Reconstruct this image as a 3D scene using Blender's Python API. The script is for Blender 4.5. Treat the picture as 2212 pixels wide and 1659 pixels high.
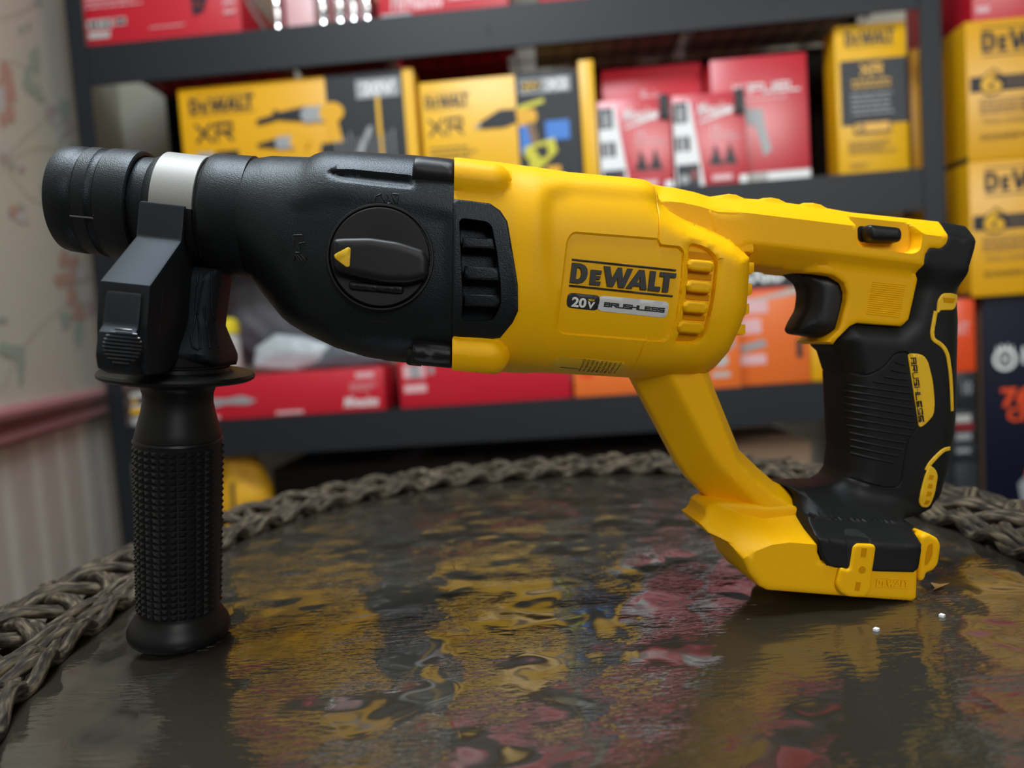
import bpy, bmesh, math, random
import numpy as np
from mathutils import Vector, Matrix
from mathutils.geometry import delaunay_2d_cdt

# ------------------------------------------------------------------ camera, world, lights, exposure
for o in list(bpy.data.objects): bpy.data.objects.remove(o)
SC = bpy.context.scene
COL = SC.collection
TZ = 0.56                      # height of the table glass above the floor
CAMH = TZ + 0.1262             # camera height
F = 1540.0                     # focal length in pixels of the 2212 x 1659 frame
PITCH, ROLL = math.radians(4.0), math.radians(3.95)
CP = np.array([0, 0, CAMH])
_f = np.array([0, math.cos(PITCH), -math.sin(PITCH)])
_u = np.array([0, math.sin(PITCH), math.cos(PITCH)])
_x = np.array([1.0, 0, 0])
CR = math.cos(ROLL) * _x - math.sin(ROLL) * _u
CU = math.sin(ROLL) * _x + math.cos(ROLL) * _u
cam = bpy.data.cameras.new('camera'); camo = bpy.data.objects.new('camera', cam); COL.objects.link(camo)
m = Matrix.Identity(4)
for i in range(3):
    m[i][0], m[i][1], m[i][2], m[i][3] = CR[i], CU[i], -_f[i], CP[i]
camo.matrix_world = m
cam.sensor_width = 36; cam.sensor_fit = 'HORIZONTAL'; cam.lens = F / 2212 * 36
cam.clip_start = 0.02; cam.clip_end = 50
cam.dof.use_dof = True; cam.dof.focus_distance = 0.287; cam.dof.aperture_fstop = 5.9
SC.camera = camo
SC.view_settings.view_transform = 'Standard'; SC.view_settings.look = 'None'
SC.view_settings.gamma = 1; SC.view_settings.use_curve_mapping = False
SC.view_settings.exposure = 0.0
wd = bpy.data.worlds.new('room_air'); SC.world = wd; wd.use_nodes = True
wd.node_tree.nodes['Background'].inputs[0].default_value = (0.75, 0.85, 1.0, 1)
wd.node_tree.nodes['Background'].inputs[1].default_value = 0.018

def area(name, loc, target, sx, sy, power, color):
    l = bpy.data.lights.new(name, 'AREA'); l.shape = 'RECTANGLE'; l.size = sx; l.size_y = sy
    l.energy = power; l.color = color
    o = bpy.data.objects.new(name, l); COL.objects.link(o); o.location = loc
    d = Vector(target) - Vector(loc); o.rotation_euler = d.to_track_quat('-Z', 'Y').to_euler()
    return o
area('ceiling_panel_lamp', (-0.2, 0.3, 2.25), (-0.15, 0.45, 0.6), 0.9, 0.5, 43, (0.86, 0.94, 1.0))
area('rear_panel_lamp', (1.5, -2.3, 2.05), (0.8, 1.5, 0.95), 2.0, 1.1, 10.5, (1.0, 0.98, 0.95)).data.spread = math.radians(62)  # narrow spread made up to keep light off the wall at left

# ------------------------------------------------------------------ small helpers
def ray(px, py):
    return CR * ((px - 1106) / F) - CU * ((py - 829.5) / F) + _f
def on_plane(px, py, q, n):
    d = ray(px, py)
    return CP + d * (np.dot(np.array(q) - CP, n) / np.dot(d, n))
def tag(o, label=None, cat=None, group=None, kind=None):
    if label: o['label'] = label
    if cat: o['category'] = cat
    if group: o['group'] = group
    if kind: o['kind'] = kind
    return o
def empty(name, loc=(0, 0, 0), rot=None):
    o = bpy.data.objects.new(name, None); COL.objects.link(o); o.location = loc
    o.empty_display_size = 0.05
    return o
def sm(a, b, x):
    t = np.clip((np.asarray(x, float) - a) / (b - a), 0, 1)
    return t * t * (3 - 2 * t)

def mesh_obj(name, verts, faces, mats, parent=None, fm=None, smooth=35, uv=None):
    me = bpy.data.meshes.new(name)
    me.from_pydata([tuple(map(float, v)) for v in verts], [], [tuple(int(i) for i in f) for f in faces])
    mats = mats if isinstance(mats, (list, tuple)) else [mats]
    for mt in mats: me.materials.append(mt)
    if fm is not None: me.polygons.foreach_set('material_index', fm)
    if uv is not None:
        lay = me.uv_layers.new(name='UVMap')
        li = np.zeros(len(me.loops), int); me.loops.foreach_get('vertex_index', li)
        lay.data.foreach_set('uv', np.array(uv, float)[li].ravel())
    me.validate()
    if smooth:
        me.polygons.foreach_set('use_smooth', [True] * len(me.polygons))
        me.set_sharp_from_angle(angle=math.radians(smooth))
    me.update()
    o = bpy.data.objects.new(name, me); COL.objects.link(o)
    if parent is not None: o.parent = parent
    return o

class MB:
    """collects faces of one mesh"""
    def __init__(s): s.v = []; s.f = []; s.m = []; s.uv = []
    def add(s, verts, faces, mi=0, uv=None):
        k = len(s.v); s.v += [tuple(v) for v in verts]
        s.uv += list(uv) if uv is not None else [(0, 0)] * len(verts)
        for f in faces: s.f.append(tuple(i + k for i in f)); s.m.append(mi)
    def box(s, c, h, mi=0, ax=None, bev=0.0):
        bm = bmesh.new(); bmesh.ops.create_cube(bm, size=2)
        for v in bm.verts: v.co = Vector((v.co.x * h[0], v.co.y * h[1], v.co.z * h[2]))
        if bev: bmesh.ops.bevel(bm, geom=bm.edges[:], offset=bev, segments=2, affect='EDGES', profile=0.6)
        bm.verts.index_update()
        V = [np.array(v.co) for v in bm.verts]
        if ax is not None: V = [ax[0] * v[0] + ax[1] * v[1] + ax[2] * v[2] for v in V]
        s.add([np.array(c) + v for v in V], [[v.index for v in f.verts] for f in bm.faces], mi); bm.free()
    def tube(s, pts, r, n=8, mi=0, closed=False, caps=True):
        pts = np.array(pts, float); N = len(pts)
        if closed: t = np.roll(pts, -1, 0) - np.roll(pts, 1, 0)
        else: t = np.gradient(pts, axis=0)
        t /= np.linalg.norm(t, axis=1)[:, None] + 1e-12
        up = np.array([0, 0, 1.0]); V = []; U = []; L = 0
        rr = np.full(N, r) if np.isscalar(r) else np.array(r)
        for i in range(N):
            a = np.cross(t[i], up)
            if np.linalg.norm(a) < 1e-3: a = np.cross(t[i], np.array([1.0, 0, 0]))
            a /= np.linalg.norm(a); b = np.cross(a, t[i])
            if i: L += np.linalg.norm(pts[i] - pts[i - 1])
            for k in range(n):
                w = 2 * math.pi * k / n
                V.append(pts[i] + rr[i] * (math.cos(w) * a + math.sin(w) * b)); U.append((L, k / n))
        Fc = []
        for i in range(N if closed else N - 1):
            j = (i + 1) % N
            for k in range(n):
                l = (k + 1) % n
                Fc.append((i * n + k, i * n + l, j * n + l, j * n + k))
        if caps and not closed:
            Fc.append(tuple(range(n))[::-1]); Fc.append(tuple((N - 1) * n + k for k in range(n)))
        s.add(V, Fc, mi, U)
    def revolve(s, prof, A, D, n=64, mi=0, e1=None):
        """prof: (t along D, radius)"""
        A = np.array(A, float); D = np.array(D, float); D /= np.linalg.norm(D)
        a = np.cross(D, [0, 1.0, 0]) if e1 is None else np.array(e1, float)
        if np.linalg.norm(a) < 1e-6: a = np.array([1.0, 0, 0])
        a /= np.linalg.norm(a); b = np.cross(D, a)
        V = []
        for t, r in prof:
            for k in range(n):
                w = 2 * math.pi * k / n
                V.append(A + D * t + max(r, 1e-5) * (math.cos(w) * a + math.sin(w) * b))
        Fc = []
        for i in range(len(prof) - 1):
            for k in range(n):
                l = (k + 1) % n
                Fc.append((i * n + k, i * n + l, (i + 1) * n + l, (i + 1) * n + k))
        s.add(V, Fc, mi)
    def obj(s, name, mats, parent=None, smooth=35, uv=False):
        return mesh_obj(name, s.v, s.f, mats, parent, s.m, smooth, s.uv if uv else None)

# ------------------------------------------------------------------ materials
def mat(name, col, rough=0.5, metal=0.0, bump=None, ior=1.5, coat=0.0, spec=0.5, vary=None, tint=None):
    mt = bpy.data.materials.new(name); mt.use_nodes = True; nt = mt.node_tree
    b = nt.nodes['Principled BSDF']
    b.inputs['Base Color'].default_value = (*col, 1); b.inputs['Roughness'].default_value = rough
    b.inputs['Metallic'].default_value = metal; b.inputs['IOR'].default_value = ior
    b.inputs['Coat Weight'].default_value = coat; b.inputs['Specular IOR Level'].default_value = spec
    if tint: b.inputs['Specular Tint'].default_value = (*tint, 1)
    tc = nt.nodes.new('ShaderNodeTexCoord')
    if bump:
        sc, st, dist = bump
        n = nt.nodes.new('ShaderNodeTexNoise'); n.inputs['Scale'].default_value = sc; n.inputs['Detail'].default_value = 2
        nt.links.new(tc.outputs['Object'], n.inputs['Vector'])
        bp = nt.nodes.new('ShaderNodeBump'); bp.inputs['Strength'].default_value = st; bp.inputs['Distance'].default_value = dist
        nt.links.new(n.outputs['Fac'], bp.inputs['Height']); nt.links.new(bp.outputs['Normal'], b.inputs['Normal'])
    if vary:
        sc, c2 = vary
        n = nt.nodes.new('ShaderNodeTexNoise'); n.inputs['Scale'].default_value = sc; n.inputs['Detail'].default_value = 4
        nt.links.new(tc.outputs['Object'], n.inputs['Vector'])
        mx = nt.nodes.new('ShaderNodeMix'); mx.data_type = 'RGBA'
        mx.inputs['A'].default_value = (*col, 1); mx.inputs['B'].default_value = (*c2, 1)
        nt.links.new(n.outputs['Fac'], mx.inputs['Factor']); nt.links.new(mx.outputs['Result'], b.inputs['Base Color'])
    return mt

M = {}
M['yellow'] = mat('yellow_textured_plastic', (0.92, 0.475, 0.0), 0.5, bump=(1700, 0.2, 0.0002), spec=.2)
M['case'] = mat('black_leathery_plastic', (0.006, 0.0065, 0.0075), 0.42, bump=(2000, 0.5, 0.0003), spec=.36, tint=(.78, .9, 1.0))
M['black'] = mat('black_smooth_plastic', (0.007, 0.007, 0.008), 0.45, bump=(2500, 0.15, 0.0001), spec=.35)
M['rubber'] = mat('black_soft_rubber', (0.0065, 0.0067, 0.007), 0.5, bump=(2200, 0.2, 0.0002), spec=.28)
M['grip'] = mat('black_grip_plastic', (0.006, 0.006, 0.0065), 0.42, spec=.3)
M['void'] = mat('hollow_shade_black', (0.004, 0.004, 0.004), 0.8)  # near-black painted in for the shade inside openings
M['ink'] = mat('black_print', (0.010, 0.011, 0.012), 0.5)
M['silver'] = mat('silver_label_print', (0.62, 0.63, 0.64), 0.4)
M['white'] = mat('white_print', (0.75, 0.76, 0.76), 0.45)
M['strap'] = mat('zinc_steel_strap', (0.30, 0.295, 0.28), 0.55, 0.3, bump=(3000, 0.3, 0.0001))
M['yprint'] = mat('yellow_print', (0.85, 0.50, 0.01), 0.45)
M['slot'] = mat('recess_shade_amber', (0.62, 0.27, 0.0), 0.6, spec=.1)  # darker yellow painted in for the shade of slots and holes

# ------------------------------------------------------------------ the drill's own frame: X along its axis, Y away from the viewer, Z up
YAW = math.radians(5.0)
_n = np.array([math.sin(YAW), -math.cos(YAW), 0.0])            # faces the viewer
Q0 = np.array([0, 0.318, TZ + 0.1])
def PW(px, py, off=0.0): return on_plane(px, py, Q0 + _n * off, _n)
DO = PW(1800, 1288)                                             # origin: above the foot that stands on the glass
DX = PW(1606, 654) - PW(1106, 600); DX /= np.linalg.norm(DX)
DY = -_n; DZ = np.cross(DX, DY)
DM = Matrix.Identity(4)
for i in range(3): DM[i][0], DM[i][1], DM[i][2], DM[i][3] = DX[i], DY[i], DZ[i], DO[i]
drill = empty('rotary_hammer'); drill.matrix_world = DM
tag(drill, 'yellow and black cordless rotary hammer standing on its side handle on the glass table', 'power tool')
def P(px, py, off=0.0):
    w = PW(px, py, off) - DO
    return np.array([w @ DX, w @ DZ])
def L(pts, off=0.0): return np.array([P(q[0], q[1], q[2] if len(q) > 2 else off) for q in pts])
PX = 0.318 / F                                                   # metres per pixel on the middle plane

# ------------------------------------------------------------------ relief bodies: outline in (x, z), half thickness T(x, z)
def dens(poly, s, closed=True):
    poly = np.array(poly, float); out = []
    n = len(poly)
    for i in range(n if closed else n - 1):
        a, b = poly[i], poly[(i + 1) % n]
        k = max(1, int(math.ceil(np.linalg.norm(b - a) / s)))
        for j in range(k): out.append(a + (b - a) * j / k)
    if not closed: out.append(poly[-1])
    return np.array(out)
def rnd(poly, it=2, closed=True, cap=0.0022):
    """rounded corners: each corner is cut by at most `cap` metres and replaced by a small arc"""
    p = np.array(poly, float); n = len(p); out = []
    k = 2 + 2 * it
    for i in range(n):
        if not closed and i in (0, n - 1): out.append(p[i]); continue
        a, b, c = p[i - 1], p[i], p[(i + 1) % n]
        la, lc = np.linalg.norm(a - b), np.linalg.norm(c - b)
        r = min(cap, .45 * la, .45 * lc)
        q0 = b + (a - b) / la * r; q1 = b + (c - b) / lc * r
        for j in range(k + 1):
            t = j / k; out.append((1 - t) ** 2 * q0 + 2 * t * (1 - t) * b + t * t * q1)
    return np.array(out)
def pdist(pts, poly, closed=True):
    pts = np.asarray(pts, float); poly = np.asarray(poly, float)
    a = poly if closed else poly[:-1]; b = np.roll(poly, -1, 0) if closed else poly[1:]
    ab = b - a; l2 = (ab ** 2).sum(1) + 1e-18; out = np.empty(len(pts))
    for k in range(0, len(pts), 2000):
        p = pts[k:k + 2000]
        ap = p[:, None, :] - a[None]
        t = np.clip((ap * ab[None]).sum(2) / l2, 0, 1)
        out[k:k + 2000] = np.sqrt(((ap - t[..., None] * ab[None]) ** 2).sum(2)).min(1)
    return out
def inside(pts, poly):
    pts = np.asarray(pts, float); poly = np.asarray(poly, float); r = np.zeros(len(pts), bool)
    for i in range(len(poly)):
        x1, y1 = poly[i]; x2, y2 = poly[(i + 1) % len(poly)]
        c = (y1 > pts[:, 1]) != (y2 > pts[:, 1])
        r ^= c & (pts[:, 0] < (x2 - x1) * (pts[:, 1] - y1) / (y2 - y1 + 1e-15) + x1)
    return r
def sd(pts, poly): return pdist(pts, poly) * np.where(inside(pts, poly), 1, -1)
def area2(p): return 0.5 * np.sum(p[:, 0] * np.roll(p[:, 1], -1) - np.roll(p[:, 0], -1) * p[:, 1])

def relief(name, material, parent, outline, T, Tb=None, g=0.0024, rings=(0.0003, 0.0009, 0.002, 0.004), feats=(), sharp=38):
    outline = np.array(outline, float)
    if area2(outline) < 0: outline = outline[::-1]
    o = dens(outline, g); N = len(o)
    e = np.roll(o, -1, 0) - np.roll(o, 1, 0); e /= np.linalg.norm(e, axis=1)[:, None] + 1e-12
    nrm = np.stack([-e[:, 1], e[:, 0]], 1)
    cand = []
    for r in rings:
        q = o + nrm * r
        ok = inside(q, o); d = pdist(q, o)
        cand.append(q[ok & (d > .9 * r)])
    for poly, closed, offs in feats:
        q = dens(poly, g * .45, closed)
        t = (np.roll(q, -1, 0) - np.roll(q, 1, 0)) if closed else np.gradient(q, axis=0)
        t /= np.linalg.norm(t, axis=1)[:, None] + 1e-12
        nn = np.stack([-t[:, 1], t[:, 0]], 1)
        for of in offs:
            w = q + nn * of
            ok = inside(w, o) & (pdist(w, o) > .0002); cand.append(w[ok])
    lo, hi = o.min(0), o.max(0)
    gx = np.arange(lo[0] + g / 2, hi[0], g); gz = np.arange(lo[1] + g / 2, hi[1], g)
    G = np.stack(np.meshgrid(gx, gz), -1).reshape(-1, 2)
    if len(G):
        G = G[inside(G, o)]
        if len(G): cand.append(G[pdist(G, o) > .45 * g])
    cell = min(0.00022, .25 * g); seen = {}
    keep = []
    for q in o: seen.setdefault((int(q[0] // cell), int(q[1] // cell)), 1)
    gcell = .45 * g; gs = set()
    for gi, arr in enumerate(cand):
        last = gi == len(cand) - 1 and len(G) > 0
        for q in arr:
            k = (int(q[0] // cell), int(q[1] // cell))
            if k in seen: continue
            if last and (int(q[0] // gcell), int(q[1] // gcell)) in gs: continue
            seen[k] = 1; keep.append(q); gs.add((int(q[0] // gcell), int(q[1] // gcell)))
    allp = np.vstack([o] + ([np.array(keep)] if keep else []))
    res = delaunay_2d_cdt([Vector(p) for p in allp], [(i, (i + 1) % N) for i in range(N)], [], 1, 1e-7)
    V = np.array([tuple(v) for v in res[0]]); tris = [tuple(f) for f in res[2]]
    t = np.maximum(T(V), 0) if Tb is None else T(V)
    tb = -t if Tb is None else Tb(V)          # position of the back surface measured towards the viewer
    verts = [(p[0], -a, p[1]) for p, a in zip(V, t)]
    bidx = {}
    for i, (p, a, b) in enumerate(zip(V, t, tb)):
        if abs(a - b) < 2e-5: bidx[i] = i
        else: bidx[i] = len(verts); verts.append((p[0], -b, p[1]))
    faces = []; cnt = {}
    for f in tris:
        a, b, c = f
        if (V[b][0] - V[a][0]) * (V[c][1] - V[a][1]) - (V[c][0] - V[a][0]) * (V[b][1] - V[a][1]) < 0: f = (a, c, b)
        faces.append(f); k = (bidx[f[2]], bidx[f[1]], bidx[f[0]])
        if k != f[::-1]: faces.append(k)
        for i in range(3):
            e2 = (f[i], f[(i + 1) % 3]); cnt[e2] = 1
    for (i, j) in list(cnt):
        if (j, i) not in cnt:
            q = [j, i, bidx[i], bidx[j]]
            u = []
            for w in q:
                if w not in u: u.append(w)
            if len(u) >= 3: faces.append(tuple(u))
    return mesh_obj(name, verts, faces, material, parent, None, sharp)

def rprof(d, r): # quarter round edge 0..1
    return np.sqrt(np.clip(1 - (1 - np.clip(d / r, 0, 1)) ** 2, 0, 1))
def plate(name, material, parent, outline, surf, h=0.0008, depth=0.0015, bev=0.0004, g=0.003, sharp=38, slope=1.0):
    """a thin piece lying on the surface `surf` (a function, or a constant offset)"""
    s = surf if callable(surf) else (lambda V, c=surf: np.full(len(V), c))
    outline = np.array(outline, float)
    def T(V):
        d = pdist(V, outline); return s(V) + h - slope * bev * (1 - rprof(d, bev) if bev > 0 else 0)
    return relief(name, material, parent, outline, T, lambda V: s(V) - depth, g=g, rings=(bev * .15, bev * .45, bev, bev * 1.6) if bev else (), sharp=sharp)

# ------------------------------------------------------------------ lettering
HEAVY = {  # the bold word mark, one unit high, whole word one unit wide: (outer, holes)
 'D': ([(0, 0), (.085, 0), (.125, .08), (.15, .25), (.158, .5), (.15, .75), (.125, .92), (.085, 1), (0, 1)], [[(.052, .2), (.075, .2), (.092, .3), (.1, .5), (.092, .7), (.075, .8), (.052, .8)]]),
 'e': ([(.185, 0), (.287, 0), (.287, .18), (.237, .18), (.237, .29), (.28, .29), (.28, .46), (.237, .46), (.237, .57), (.287, .57), (.287, .75), (.185, .75)], []),
 'W': ([(.303, 1), (.362, 1), (.392, .42), (.436, 1), (.474, 1), (.498, .42), (.527, 1), (.58, 1), (.52, 0), (.463, 0), (.443, .45), (.413, 0), (.357, 0)], []),
 'A': ([(.535, 0), (.64, 1), (.692, 1), (.735, 0), (.675, 0), (.668, .15), (.606, .15), (.593, 0)], [[(.635, .33), (.663, .33), (.658, .66)]]),
 'L': ([(.748, 0), (.862, 0), (.862, .23), (.803, .23), (.803, 1), (.748, 1)], []),
 'T': ([(.887, 0), (.943, 0), (.943, .78), (1, .78), (1, 1), (.845, 1), (.845, .78), (.887, .78)], []),
}
STROKE = {  # wide technical letters as pen strokes in a 1 x 1 cell
 'B': [[(0, 0), (0, 1), (.85, 1), (1, .85), (.9, .52), (0, .52)], [(.9, .52), (1, .2), (.85, 0), (0, 0)]],
 'R': [[(0, 0), (0, 1), (1, 1), (1, .5), (.15, .5)], [(.5, .5), (1, 0)]],
 'U': [[(0, 1), (0, .1), (.1, 0), (.9, 0), (1, .1), (1, 1)]],
 'S': [[(1, 1), (.1, 1), (0, .9), (0, .55), (.1, .5), (.9, .5), (1, .4), (1, .1), (.9, 0), (0, 0)]],
 'H': [[(0, 0), (0, 1)], [(1, 0), (1, 1)], [(0, .5), (1, .5)]],
 'L': [[(0, 1), (0, 0), (1, 0)]],
 'E': [[(1, 1), (0, 1), (0, 0), (1, 0)], [(0, .5), (.9, .5)]],
 'X': [[(0, 1), (.95, 0)], [(0, 0), (.95, 1)]],
 'F': [[(1, 1), (0, 1), (0, 0)], [(0, .5), (.9, .5)]],
}
def curve_mesh(cu):
    o = bpy.data.objects.new('tmp', cu); COL.objects.link(o)
    dg = bpy.context.evaluated_depsgraph_get(); me = bpy.data.meshes.new_from_object(o.evaluated_get(dg))
    V = [np.array(v.co) for v in me.vertices]; Fc = [tuple(p.vertices) for p in me.polygons]
    bpy.data.objects.remove(o); bpy.data.curves.remove(cu); bpy.data.meshes.remove(me)
    return V, Fc
_cache = {}
def glyphs(word, kind='font', bold=0.0, pen=0.2, shear=0.0):
    """flat lettering with thickness in w (0..1), fitted to the unit square"""
    key = (word, kind, bold, pen, shear)
    if key in _cache: return _cache[key]
    if kind == 'heavy':
        cu = bpy.data.curves.new('t', 'CURVE'); cu.dimensions = '2D'; cu.fill_mode = 'BOTH'; cu.extrude = .5
        for k, (out, holes) in HEAVY.items():
            for poly in [out] + holes:
                sp = cu.splines.new('POLY'); sp.points.add(len(poly) - 1); sp.use_cyclic_u = True
                for q, (a, b) in zip(sp.points, poly): q.co = (a, b, 0, 1)
        V, Fc = curve_mesh(cu)
    elif kind == 'stroke':
        V, Fc = [], []; x = 0; asp = 1.35; hp = pen / 2
        for ch in word:
            if ch == ' ': x += .8; continue
            for line in STROKE[ch]:
                for (a, b) in zip(line[:-1], line[1:]):
                    a = np.array([x + a[0] * asp, a[1]]); b = np.array([x + b[0] * asp, b[1]])
                    d = (b - a) / np.linalg.norm(b - a); n = np.array([-d[1], d[0]]) * hp
                    a = a - d * hp; b = b + d * hp
                    k = len(V)
                    for w in (0, 1):
                        V += [np.array([*q, w]) for q in (a - n, b - n, b + n, a + n)]
                    Fc += [(k + 4, k + 5, k + 6, k + 7), (k, k + 1, k + 5, k + 4), (k + 1, k + 2, k + 6, k + 5), (k + 2, k + 3, k + 7, k + 6), (k + 3, k, k + 4, k + 7)]
            x += asp + .38
    else:
        cu = bpy.data.curves.new('t', 'FONT'); cu.body = word; cu.extrude = .5; cu.offset = bold; cu.shear = shear; cu.resolution_u = 3
        V, Fc = curve_mesh(cu)
    V = np.array(V); lo, hi = V.min(0), V.max(0)
    V = (V - lo) / (hi - lo + 1e-12)
    _cache[key] = (V, Fc); return V, Fc
def surf_text(name, material, parent, word, bl, br, tl, surf, h=0.0004, sink=0.0004, off=0.035, **kw):
    """lettering wrapped on a relief surface; bl, br, tl are corners in photo pixels seen at offset `off`"""
    V, Fc = glyphs(word, **kw)
    a, b, c = P(*bl, off), P(*br, off), P(*tl, off)
    xz = a + V[:, :1] * (b - a) + V[:, 1:2] * (c - a)
    s = surf(xz) if callable(surf) else np.full(len(xz), surf)
    y = -(s - sink + V[:, 2] * (h + sink))
    return mesh_obj(name, np.stack([xz[:, 0], y, xz[:, 1]], 1), Fc, material, parent, None, 30)
def surf_lines(name, material, parent, lines, surf, r=0.0004, off=0.02, n=6):
    """thin raised beads along pixel polylines"""
    mb = MB()
    for ln in lines:
        q = dens(L(ln, off), 0.002, False); s = surf(q) if callable(surf) else np.full(len(q), surf)
        mb.tube(np.stack([q[:, 0], -s, q[:, 1]], 1), r, n)
    return mb.obj(name, material, parent)
# ================================================================== ROTARY HAMMER
HW = 0.0375
M['mark'] = mat('edge_glint_grey', (.12, .12, .13), .4)  # lighter grey painting the light caught by the arrow's edges
# ---- axis of the chuck
c1, c2 = P(205, 436), P(480, 464)
def axz(px):
    x = P(px, 436 + (px - 205) * .103)[0]
    return x, c1[1] + (c2[1] - c1[1]) * (x - c1[0]) / (c2[0] - c1[0])
AX0 = np.array([c1[0], 0, c1[1]]); AXD = np.array([c2[0] - c1[0], 0, c2[1] - c1[1]]); AXD /= np.linalg.norm(AXD)
def prof(lst): return [((axz(a)[0] - c1[0]) / AXD[0], r * PX) for a, r in lst]
mb = MB(); mb.revolve(prof([(128, 0), (128.5, 20), (129.5, 40), (132, 58), (137, 75), (142, 86), (149, 93)]), AX0, AXD, 96)
sleeve = mb.obj('chuck_sleeve', M['rubber'], drill)
mb = MB(); mb.revolve(prof([(147, 80), (148, 95), (149, 98), (152, 101.5), (160, 103.5), (193, 105.5), (199, 102.5), (206, 102.5), (211, 106.5), (236, 107.5), (242, 104), (250, 104), (255, 108.5), (285, 110), (306, 110.5), (316, 109.5), (319, 107), (319, 101), (316, 99), (312, 80)]), AX0, AXD, 128)
mb.obj('grip_ring', M['case'], sleeve)
def sleeve_off(V):  # distance towards the viewer of the sleeve's surface
    t = (V[:, 0] - c1[0]); zc = c1[1] + t * AXD[2] / AXD[0]
    return np.sqrt(np.maximum((106.5 * PX) ** 2 - (V[:, 1] - zc) ** 2, 0))
surf_lines('arrow_mark', M['mark'], sleeve, [[(147, 465), (199, 470)], [(199, 463), (235, 488)]], lambda V: sleeve_off(V) + .0001, .0004, .0215)
mb = MB(); mb.revolve(prof([(312, 90), (318, 98), (348, 99), (352, 103), (364, 106), (368, 107), (372, 106), (462, 106), (462, 112), (466, 117.5), (471, 120), (500, 121), (550, 123), (560, 110)]), AX0, AXD, 128)
mb.obj('nose_collar', M['case'], drill)

# ---- gear case
gtop = L([(540, 347), (548, 349), (562, 346), (597, 341), (640, 344), (682, 347.5), (695, 341), (714, 337), (740, 338), (891, 347.5), (980, 356)])
gbot = L([(531, 594), (537, 594), (543, 600), (560, 620), (584, 651), (616, 689), (632, 702), (670, 724), (733, 752.6), (796, 771), (844, 779.5), (890, 784), (977, 794)])
gw = np.array([[P(540, 470)[0], .0250], [P(600, 480)[0], .0285], [P(680, 500)[0], .0325], [P(770, 520)[0], .0352], [P(985, 560)[0], .0365]])
def gT(V):
    x, z = V[:, 0], V[:, 1]
    zt = np.interp(x, gtop[:, 0], gtop[:, 1]); zb = np.interp(x, gbot[:, 0], gbot[:, 1])
    W = np.interp(x, gw[:, 0], gw[:, 1])
    n = 2.0 + 0.9 * sm(P(560, 470)[0], P(780, 520)[0], x)
    t = np.clip(np.abs((z - (zt + zb) / 2) / np.maximum((zt - zb) / 2, 1e-6)), 0, 1)
    return W * np.maximum(1 - t ** n, 0) ** (1 / n)
facet = rnd(L([(628, 446), (700, 428), (790, 436), (900, 452), (975, 470), (975, 700), (900, 720), (760, 715), (660, 660), (610, 560)], .034), 2)
groove = rnd(L([(708, 372), (760, 374), (890, 388), (890, 408), (800, 398), (740, 390)], .028), 2)
def caseT(V):
    t = gT(V)
    t = t - .0012 * sm(-.0035, .0035, sd(V, facet)) - .0022 * sm(-.0016, .0016, sd(V, groove))
    return np.maximum(t, 0)
goutl = np.vstack([gtop, gbot[::-1]])
gear = relief('gear_case', M['case'], drill, goutl, caseT, g=.0021, rings=(.00015, .0005, .0011, .002, .0035, .0055), feats=[(groove, True, (-.0012, 0, .0012))])
for k, (nm, pts, of) in enumerate([('screw_boss', [(899, 346), (980, 353), (979, 428), (892, 415), (894, 380)], .0325), ('screw_boss', [(895, 730), (977, 736), (974, 794), (891, 786)], .0325)]):
    o_ = L(pts, .02)
    zc = o_[:, 1].mean(); hh = (o_[:, 1].max() - o_[:, 1].min()) / 2 + .001
    pr = lambda V, zc=zc, hh=hh, of=of: of * 0.62 + of * 0.40 * np.sqrt(np.maximum(1 - ((V[:, 1] - zc) / hh) ** 2, 0))
    relief(nm, M['black'], gear, o_, lambda V, pr=pr, o_=o_: pr(V) - .0008 * (1 - rprof(pdist(V, o_), .001)), rings=(.0002, .0005, .001, .002), g=.003)
    q = P(890, 381 if k == 0 else 766, .026)
    mb = MB(); mb.revolve([(-.002, 0), (-.002, .004), (-.001, .0045), (.004, .0045)], (q[0], -.0225, q[1]), (1, 0, 0), 24); mb.obj('screw_head', M['black'], gear)
# ---- mode dial
dc = P(822, 556, .035)
doff = float(caseT(np.array([dc]))[0])
mb = MB(); R0 = 112 * PX * .89
D_ = (0, -1, 0)
cen = (dc[0], -doff, dc[1])
mb.revolve([(-.003, R0), (.0006, R0 * 1.0), (.0012, R0 * .985), (.0012, R0 * .955), (-.002, R0 * .945), (-.002, 0)], cen, D_, 96)
dial = mb.obj('mode_dial', M['black'], drill)
mb = MB(); mb.revolve([(-.003, R0 * .925), (.0012, R0 * .925), (.002, R0 * .90), (.002, R0 * .88), (.0012, 0)], cen, D_, 96)
mb.obj('dial_disc', M['black'], dial)
lev = rnd(L([(719, 516), (740, 514), (800, 513), (860, 522), (918, 541), (926, 560), (925, 600), (885, 612), (830, 611), (780, 600), (722, 586), (717, 550)], .041), 2)
plate('dial_lever', M['black'], dial, lev, doff + .0015, h=.0062, depth=.002, bev=.0022, g=.003)
plate('lever_step', M['black'], dial, rnd(L([(752, 606), (800, 612), (872, 616), (872, 634), (755, 624)], .038), 1), doff + .0012, h=.0028, depth=.002, bev=.0012)
tri = rnd(L([(716, 552), (752, 533), (757, 536), (755, 575), (748, 577)], .043), 2)
plate('pointer_triangle', M['yprint'], dial, tri, doff + .0077, h=.0004, depth=.001, bev=.0002)
bits = []
for i in range(3): bits += [[(812 + i * 13, 438), (820 + i * 13, 419)]]
surf_lines('embossed_mark', M['black'], gear, [[(808, 440), (812, 424), (826, 418), (826, 426), (834, 440)], [(836, 419), (846, 439), (838, 440)], [(846, 419), (856, 440)], [(848, 419), (862, 420), (858, 440)]], lambda V: caseT(V) + .00005, .00035, .034)
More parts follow.
